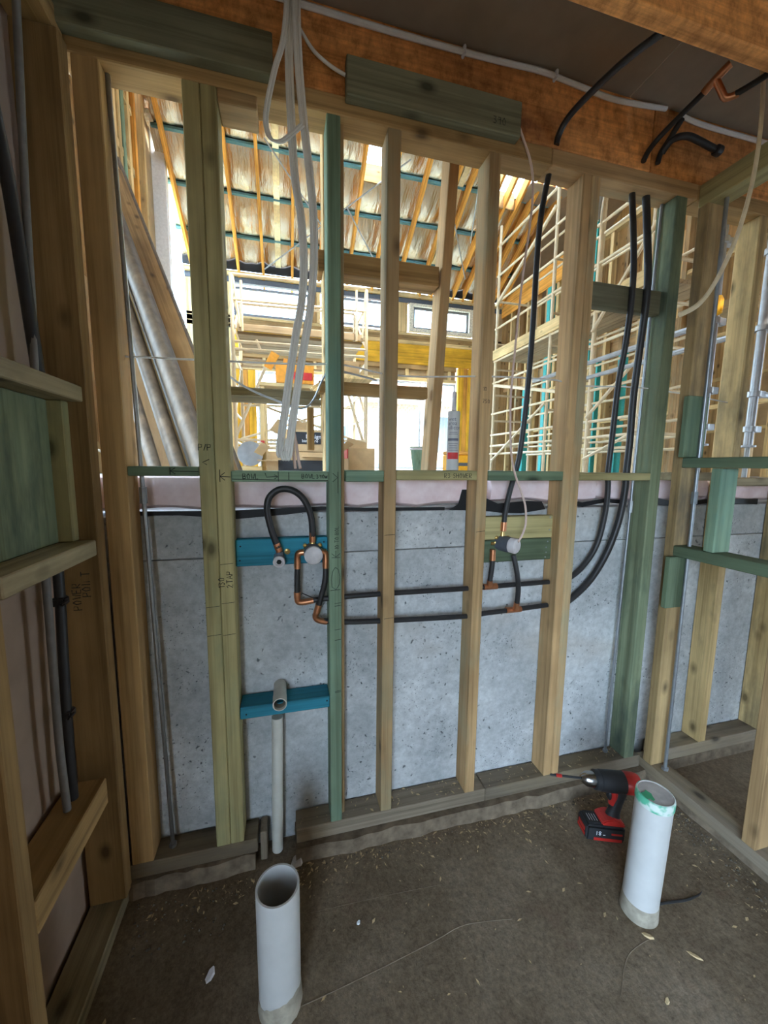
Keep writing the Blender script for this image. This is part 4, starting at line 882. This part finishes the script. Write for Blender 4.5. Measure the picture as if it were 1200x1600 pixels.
for y0, y1 in ((3.64, 3.97), (4.06, 4.11), (4.34, 4.43), (3.98, 4.6)):
    for z in (4.35, 5.05, 5.75): lbp('noggin', 'pale', y0, y1, z, z+.09, (XL-.06, XL-.005))
def side_window(n, y0, y1, z0, z1):
    t = thing('window_%d' % n, (XL-.05, (y0+y1)/2, z0), kind='structure'); b = .06; x = (XL-.07, XL-.02)
    for a in ((y0, y1, z0, z0+b), (y0, y1, z1-b, z1), (y0, y0+b, z0+b, z1-b), (y1-b, y1, z0+b, z1-b)):
        board('window_frame', M['winwhite'], x, (a[0], a[1]), (a[2], a[3]), t)
    board('pane', M['glass'], (XL-.05, XL-.044), (y0+b, y1-b), (z0+b, z1-b), t, bev=0)
side_window(8, 5.75, 6.95, 3.35, 6.2); side_window(9, 1.2, 2.30, 1.75, 3.45)
lbp('reveal', 'wrap', 5.60, 5.74, 3.3, 6.6, (XL-.08, XL+.10)); lbp('flashing', 'foil', 5.1, 7.0, 6.25, 7.2, (XL-.05, XL+.06))
o = thing('power_box', (-1.55, 2.35, HF), 'brown box under the low side window with a curled white cable end', 'box')
board('carcass', M['ply'], (-1.74, -1.60), (2.1, 2.75), (HF, 1.68), o); tube('cable_end', M['cable'], [(-1.58, 2.3, 1.58), (-1.54, 2.32, 1.60), (-1.50, 2.4, 1.595), (-1.49, 2.45, 1.56)], .01, o, 8, 4)
o = board('ply_sheet', M['ply'], (-1.30, -1.285), (2.2, 3.6), (HF, 2.75)); prop(o, 'tan plywood sheet standing behind the leaning grey pipes', 'plywood sheet')
# ---- pipes and boards leaning in the hall seen through the first bay
D = Vector((-.325, .532, .782)).normalized()
def lean(px, t1, r=None, wd=None, mat='oldpipe', label=''):
    p = Vector(px); k = (HF+.03-p.z)/D.z; a = p + D*k; b = p + D*t1
    o = tube('long_pipe', M[mat], [a, b], r, None, 18) if r else beam('long_board', M[mat], a, b, wd[0], wd[1], None, (.86, .46, .2))
    return prop(o, label, 'pipe' if r else 'board', 'pipes and boards leaning in the hall')
lean((-.893, 1.35, 1.967), 1.0, .034, label='single weathered grey pipe leaning lowest of the stack by the window')
lean((-.796, 1.42, 1.986), 1.5, .042, label='fat grey pipe leaning second from below in the stack')
lean((-.722, 1.50, 2.010), 1.6, .043, label='fat grey pipe pressed against the upper side of the second one')
lean((-.955, 1.86, 2.713), 1.5, .060, label='widest brown pipe leaning between two knotty boards')
lean((-1.135, 2.16, 2.815), 1.2, wd=(.022, .08), mat='pine_brown', label='narrow knotty brown board leaning below the widest pipe')
lean((-.915, 2.10, 2.82), 1.7, wd=(.022, .15), mat='pine_brown', label='wide knotty brown board leaning above the widest pipe')
lean((-.916, 2.26, 2.885), 1.8, wd=(.04, .05), mat='pine_brown', label='narrow batten leaning uppermost in the stack')
lean((-.852, 2.15, 2.850), 1.9, .018, label='thin dark pipe lying along the top of the leaning stack')

# ---- right wall of the hall
rw = thing('wall_right', (XRH, 3, HF), kind='structure')
def rb_(name, mat, y0, y1, z0, z1, x=(XRH, XRH+.09)): return board(name, M[mat], x, (y0, y1), (z0, z1), rw)
k = 0
for y in [.6+.30*i for i in range(21)]:
    rb_('stud', ('pale', 'pine', 'pale')[k % 3], y, y+.06, 1.4, 5.05 if y > 2.4 else 4.4); k += 1
for y0, y1, z0, z1 in ((5.30, 5.39, 1.4, 5.0), (5.93, 6.04, 1.4, 3.1), (4.22, 4.33, 3.2, 5.4), (4.02, 4.16, 1.4, 3.2), (3.55, 3.62, 1.4, 3.2)):
    rb_('teal_post', 'teal_paint', y0, y1, z0, z1, (XRH-.02, XRH+.10))
for z in (2.2, 2.95, 3.9): 
    for y in [.66+.42*i for i in range(14)]:
        if (int(y*10)+int(z*10)) % 3: rb_('noggin', 'pale', y, y+.36, z, z+.05, (XRH+.01, XRH+.08))
rb_('beam', 'orange', 4.5, 7.0, 4.85, 5.25, (XRH-.03, XRH)); rb_('top_plate', 'pale', .6, 7.0, 5.06, 5.13); rb_('floor_beam', 'pine', .6, 7.0, 3.22, 3.45, (XRH+.1, XRH+.16))
rb_('sheathing', 'ply', .3, 3.0, 1.4, 7.0, (XRH+1.4, XRH+1.43)); rb_('sheathing', 'pine_brown', 3.02, 7.3, 1.4, 7.0, (XRH+1.4, XRH+1.43))
for y in [.8+.45*i for i in range(13)]: rb_('stud', 'pale', y, y+.06, 1.4, 5.0, (XRH+.9, XRH+.99))
bx = [board('rail', M['pale'], (XRH+.92, XRH+.97), (.8, 6.3), (z, z+.05), rw) for z in (2.0, 2.7, 3.3)]

# ---- scaffolds
def scaffold(name, label, group=None, loc=(0, 0, 0)): return thing(name, loc, label, 'scaffold', group)
def st(parent, a, b, r=.022, name='standard', mat='alu', n=8): return tube(name, M[mat], [a, b], r, parent, n)
t = scaffold('scaffold_tower', 'cream scaffold tower with a planked deck before the far windows', 'scaffolds in the hall', (.3, 4.9, HF))
for y in (4.5, 5.5):
    for x in (-.655, 1.20):
        st(t, (x, y, HF), (x, y, 4.03), .026)
for y in (4.5, 5.5):
    for z, nm in ((3.70, 'guard_rail'), (4.02, 'guard_rail'), (1.83, 'ledger'), (3.06, 'ledger'), (3.16, 'ledger'), (2.45, 'ledger') if y > 5 else (1.72, 'ledger')): st(t, (-.655, y, z), (1.20, y, z+.03), .020, nm)
for x in (-.655, 1.20):
    for z in (1.8, 2.2, 2.6, 3.0, 3.4, 3.8): st(t, (x, 4.5, z), (x, 5.5, z), .018, 'rung')
    st(t, (x, 4.5, 3.2), (x, 5.5, 4.0), .016, 'brace'); st(t, (x, 4.5, 2.2), (x, 5.5, 3.0), .016, 'brace'); st(t, (x-.06 if x > 0 else x+.1, 4.5, 3.35), (x-.01 if x > 0 else x+.02, 4.5, 4.02), .016, 'brace')
st(t, (-.65, 4.52, 1.9), (-.15, 4.52, 3.05), .022, 'brace'); st(t, (-.53, 4.5, 3.3), (-.53, 4.5, 3.95), .018, 'standard'); st(t, (1.05, 4.48, 3.3), (1.05, 4.48, 4.0), .018, 'standard')
st(t, (1.18, 4.52, 1.8), (.78, 4.52, 3.0), .022, 'brace'); st(t, (-.6, 4.6, 1.85), (1.1, 5.4, 2.5), .018, 'brace'); st(t, (1.1, 4.6, 1.85), (-.5, 5.4, 2.5), .018, 'brace')
for k in range(4): board('deck_plank', M['deck'], (-.60, 1.15), (4.54+.24*k, 4.76+.24*k), (3.27, 3.31), t)
board('toe_board', M['deck'], (-.60, 1.15), (4.50, 4.53), (3.31, 3.40), t)
for x in (-.3, .2, .7): st(t, (x, 4.5, 3.07), (x-.05, 4.5, 3.2), .02, 'hook')
for x in (-.655, 1.2): lathe('caster', M['greycap'], [(.04, -.03), (.07, -.025), (.07, .025), (.04, .03)], t, (x, 4.5, HF+.08), (1, 0, 0), 16)
t = scaffold('scaffold_tower', 'tall multi level scaffold with raking planks and braces along the right hall wall', 'scaffolds in the hall', (3.8, 3.4, HF))
for y in (1.95, 2.70, 3.50, 4.95):
    for x in (3.6, 4.35): st(t, (x, y, HF), (x, y, 5.5), .024)
for x in (3.6, 4.35):
    for z in (1.72, 1.86, 2.05, 2.42, 2.95, 3.32, 3.86, 4.30, 4.72, 5.2): st(t, (x, 1.9, z), (x, 5.0, z), .018, 'ledger')
for y in (1.95, 3.5, 4.95):
    for z in (1.86, 2.3, 2.74, 3.18, 3.6, 4.3): st(t, (3.6, y, z), (4.35, y, z), .018, 'rung')
st(t, (3.57, 4.96, 4.24), (3.57, 3.5, 4.95), .026, 'brace'); st(t, (3.57, 4.9, 2.9), (3.57, 2.8, 2.4), .026, 'brace'); st(t, (3.57, 2.7, 3.1), (3.57, 1.95, 3.9), .02, 'brace')
st(t, (3.57, 4.9, 1.6), (3.57, 3.5, 2.4), .018, 'brace'); st(t, (3.57, 2.7, 2.1), (3.57, 1.95, 2.7), .018, 'brace'); st(t, (3.57, 2.7, 1.6), (3.57, 1.95, 1.9), .018, 'brace')
for k in range(3): board('deck_plank', M['deck'], (3.63+.23*k, 3.85+.23*k), (1.9, 5.0), (3.34, 3.385), t)
board('toe_board', M['pale'], (3.565, 3.59), (1.9, 5.0), (3.34, 3.50), t)
for y in (1.95, 2.7): st(t, (3.5, y, 4.3), (3.5, y-.1, 4.95), .04, 'clamp', 'galv')
t = scaffold('scaffold_standard', 'galvanised scaffold standards with couplers seen through the right side wall', 'scaffolds in the hall', (2.9, .75, HF))
for x, y, z1 in ((2.745, .70, 4.2), (3.185, .70, 4.2)):
    st(t, (x, y, 1.66), (x, y, z1), .026, 'standard', 'galv', 14); st(t, (x, y, HF), (x, y, 1.66), .015, 'jack_screw', 'rod', 10)
    lathe('collar', M['galv'], [(.03, -.008), (.045, -.006), (.045, .006), (.03, .008)], t, (x, y, 1.66), (0, 0, 1), 16); board('base_plate', M['galv'], (x-.07, x+.07), (y-.07, y+.07), (HF, HF+.008), t)
    for z in (1.78, 2.02, 2.46, 2.95):
        lathe('coupler', M['galv'], [(.027, -.02), (.038, -.018), (.038, .018), (.027, .02)], t, (x, y, z), (0, 0, 1), 12); board('lug', M['galv'], (x+.03, x+.085), (y-.02, y+.02), (z-.022, z+.022), t)
st(t, (2.745, .70, 2.46), (2.745, 2.6, 2.46), .022, 'ledger', 'galv'); st(t, (3.185, .70, 2.46), (3.185, 2.6, 2.46), .022, 'ledger', 'galv'); st(t, (3.26, .70, 2.02), (4.4, .70, 2.02), .022, 'ledger', 'galv')
lathe('orange_cap', M['orangeplastic'], [(.012, -.06), (.026, -.05), (.028, .03), (.018, .055)], t, (2.72, .665, 2.545), (0, 0, 1), 14)
# stacked things in the hall
t = thing('carton', (.1, 1.9, HF), 'open brown cardboard carton with a black printed side, behind the hanging cables', 'carton', 'cartons in the hall')
def carton(parent, x, y, z, mat, flaps=True, th=.008):
    for nm, a in (('side', ((x[0], x[0]+th), y, z)), ('side', ((x[1]-th, x[1]), y, z)), ('side', (x, (y[0], y[0]+th), z)), ('side', (x, (y[1]-th, y[1]), z)), ('base', (x, y, (z[0], z[0]+th)))):
        board(nm, M[mat], *a, parent, bev=.001)
    if flaps:
        beam('flap', M[mat], (x[0], y[0], z[1]), (x[0]-.06, y[0]-.01, z[1]+.03), .24, .006, parent, (0, .3, 1))
        beam('flap', M[mat], ((x[0]+x[1])/2, y[1], z[1]), ((x[0]+x[1])/2+.02, y[1]+.06, z[1]+.10), .22, .006, parent, (0, 1, .3))
carton(t, (-.02, .30), (1.85, 2.2), (1.60, 1.775), 'carton')
board('printed_panel', M['cartonblack'], (.045, .285), (1.843, 1.849), (1.66, 1.755), t, bev=.001)
def flat_text(txt, size, loc, mat, parent):
    c = bpy.data.curves.new('lettering', 'FONT'); c.body = txt; c.size = size; c.extrude = .0006
    o = bpy.data.objects.new('lettering', c); COL.objects.link(o)
    dg = bpy.context.evaluated_depsgraph_get(); dg.update()
    me = bpy.data.meshes.new_from_object(o.evaluated_get(dg)); bpy.data.objects.remove(o); me.materials.clear()
    for v in me.vertices: v.co = (v.co.x, -v.co.z, v.co.y)
    return link('lettering', me, M[mat], parent, loc)
flat_text('Design', .045, (.165, 1.842, 1.705), 'white', t); flat_text('bathware', .034, (.135, 1.842, 1.675), 'white', t)
t = thing('carton', (.1, 1.95, HF), 'squashed cardboard carton with dark inside beneath the black printed one', 'carton', 'cartons in the hall')
carton(t, (-.14, .32), (1.80, 2.25), (HF+.001, 1.595), 'carton'); board('printed_panel', M['cartonblack'], (-.05, .31), (1.792, 1.799), (1.44, 1.53), t, bev=.001)
board('flap', M['carton'], (.13, .30), (1.70, 1.80), (1.555, 1.565), t, bev=.001); board('flap', M['carton'], (-.20, -.05), (1.72, 1.80), (1.52, 1.53), t, bev=.001)
t = thing('work_trestle', (.1, 2.2, HF), 'plank bench carrying the orange carton behind the hanging cables', 'bench')
board('top', M['pale'], (-.19, .40), (2.02, 2.5), (2.13, 2.16), t); 
for x in (-.17, .36):
    for y in (2.06, 2.46): board('leg', M['pale'], (x-.02, x+.02), (y-.02, y+.02), (HF, 2.129), t)
t = thing('carton', (.09, 2.1, 2.161), 'orange carton with a red label on the plank bench', 'carton', 'cartons in the hall')
carton(t, (-.06, .25), (2.04, 2.3), (2.161, 2.315), 'orangebox', True); board('label_panel', M['labelred'], (.08, .235), (2.033, 2.039), (2.195, 2.255), t, bev=.001)
t = thing('carton', (.62, 2.2, 2.30), 'small brown carton standing on its own shelf beside the green stud', 'carton', 'cartons in the hall')
carton(t, (.42, .64), (2.05, 2.3), (2.262, 2.38), 'carton', False)
o = board('shelf_board', M['pale'], (.405, .75), (2.0, 2.5), (2.225, 2.26)); prop(o, 'pale shelf board under the small brown carton beside the green stud', 'board')
t = thing('plastic_jar', (.47, 2.1, 2.38), 'clear bluish jar on the small brown carton', 'jar'); lathe('body', M['pvc_white'], [(.038, 0), (.042, .01), (.042, .07), (.03, .082)], t, (.47, 2.12, 2.381)); lathe('lid', M['bluegrey'], [(.03, .082), (.032, .084), (.032, .10), (.028, .102)], t, (.47, 2.12, 2.381))
for k, (dy, dz) in enumerate(((0, 0), (.06, .035), (.12, .07))):
    o = beam('timber_strip', M['pale'], (.22, 1.86+dy*.7, 2.04+dz), (.42, 1.93+dy*.7, 2.20+dz), .05, .02); prop(o, ('lowest', 'middle', 'topmost')[k] + ' of three timber strips fanned by the bench end', 'timber strip', 'timber strips on the bench')
t = thing('carton', (1.05, 3.3, HF), 'small carton with a red side on the hall floor right of the green stud', 'carton', 'cartons in the hall')
carton(t, (.60, .86), (2.4, 2.7), (HF, 1.66), 'carton'); board('printed_panel', M['labelred'], (.59, .599), (2.42, 2.68), (1.56, 1.65), t, bev=.001)
t = thing('bucket', (2.3, 5.2, HF), 'pale green bucket on the hall floor by the glazed doors', 'bucket')
lathe('body', M['teal'], [(.14, 0), (.19, .36), (.20, .37), (.195, .38)], t, (2.05, 4.3, HF), n=24); lathe('rim', M['greycap'], [(.19, .33), (.205, .335), (.205, .36), (.19, .365)], t, (2.05, 4.3, HF), n=24)
t = thing('tool_case', (3.0, 4.0, HF), 'orange tool case with a dark stripe on the hall floor behind the sealant cartridge', 'tool case')
board('case', M['orangeplastic'], (1.75, 2.0), (2.6, 2.8), (HF, 1.62), t, bev=.01); board('stripe', M['darkcap'], (1.76, 1.99), (2.594, 2.599), (1.50, 1.535), t, bev=.001); board('lid', M['orange'], (1.75, 2.0), (2.6, 2.8), (1.621, 1.66), t, bev=.01)
t = thing('cable_reel', (-.3, 2.1, HF), 'grey hose reel with red tap on the hall floor left of the cartons', 'reel')
lathe('drum', M['darkcap'], [(.05, -.06), (.085, -.055), (.085, .055), (.05, .06)], t, (-.27, 2.05, HF+.18), (0, -1, 0), 20); lathe('flange', M['galv'], [(.09, .055), (.10, .058), (.10, .068), (.04, .07)], t, (-.27, 2.05, HF+.18), (0, -1, 0), 20)
board('stand', M['pale'], (-.36, -.18), (1.98, 2.12), (HF, HF+.078), t); board('tap', M['labelred'], (-.19, -.16), (2.02, 2.06), (HF+.2, HF+.29), t)
tube('tap_stem', M['brass'], [(-.175, 2.04, HF+.078), (-.175, 2.04, HF+.2)], .008, t, 8)

# ---- outside
hs = thing('neighbour_house', (6, 12.5, HF-.1), 'cream brick neighbour house with a brown tiled roof seen through the glazed doors', 'house')
board('wall', M['brickpale'], (2.6, 11), (12.4, 12.6), (HF-.12, 3.9), hs); board('wall', M['brickpale'], (2.6, 2.8), (12.6, 18), (HF-.12, 3.9), hs)
beam('roof', M['tileroof'], (6.8, 11.9, 3.85), (6.8, 15.5, 5.8), 9.4, .12, hs, (0, -.5, 1)); board('gutter', M['winwhite'], (2.3, 11.2), (11.78, 11.9), (3.78, 3.9), hs)
board('window', M['darkcap'], (5.1, 6.0), (12.36, 12.399), (2.0, 3.3), hs)
rows = bmesh.new()
for j in range(30):
    for i in range(60):
        x = 2.62 + i*.14 + (.07 if j % 2 else 0); z = HF-.1 + j*.083
        if x + .125 < 11 and z < 3.7 and not (5.0 < x < 6.0 and 1.95 < z < 3.3): add_box(rows, (x, x+.128), (12.385, 12.402), (z, z+.073))
o = bmesh_obj('brick_courses', rows, M['brick'], hs); o['kind'] = 'stuff'
fe = thing('boundary_fence', (-1, 14, HF-.1), 'blue grey metal boundary fence behind the glazed doors', 'fence')
for k in range(60): board('sheet_rib', M['fence'], (-6+.14*k, -6+.14*k+.10), (14.0, 14.03), (HF-.1, 3.0), fe, bev=.008)
for k in range(5): board('post', M['fence'], (-6+2.1*k-.03, -6+2.1*k+.03), (13.9, 13.97), (HF-.12, 3.1), fe)
board('rail', M['winwhite'], (-6, 2.4), (13.93, 13.99), (3.0, 3.06), fe); board('retaining_wall', M['kerb'], (-6, 2.4), (13.6, 13.75), (HF-.12, 2.2), fe)
# brick wall of the next house beyond the side windows
hs2 = thing('garden_wall', (-5, 4, HF-.1), 'pale rendered wall outside the side window', 'wall'); board('render', M['wrap'], (-6.2, -6.0), (-3, 16), (HF-.12, 2.6), hs2); board('coping', M['kerb'], (-6.25, -5.95), (-3, 16), (2.601, 2.66), hs2)
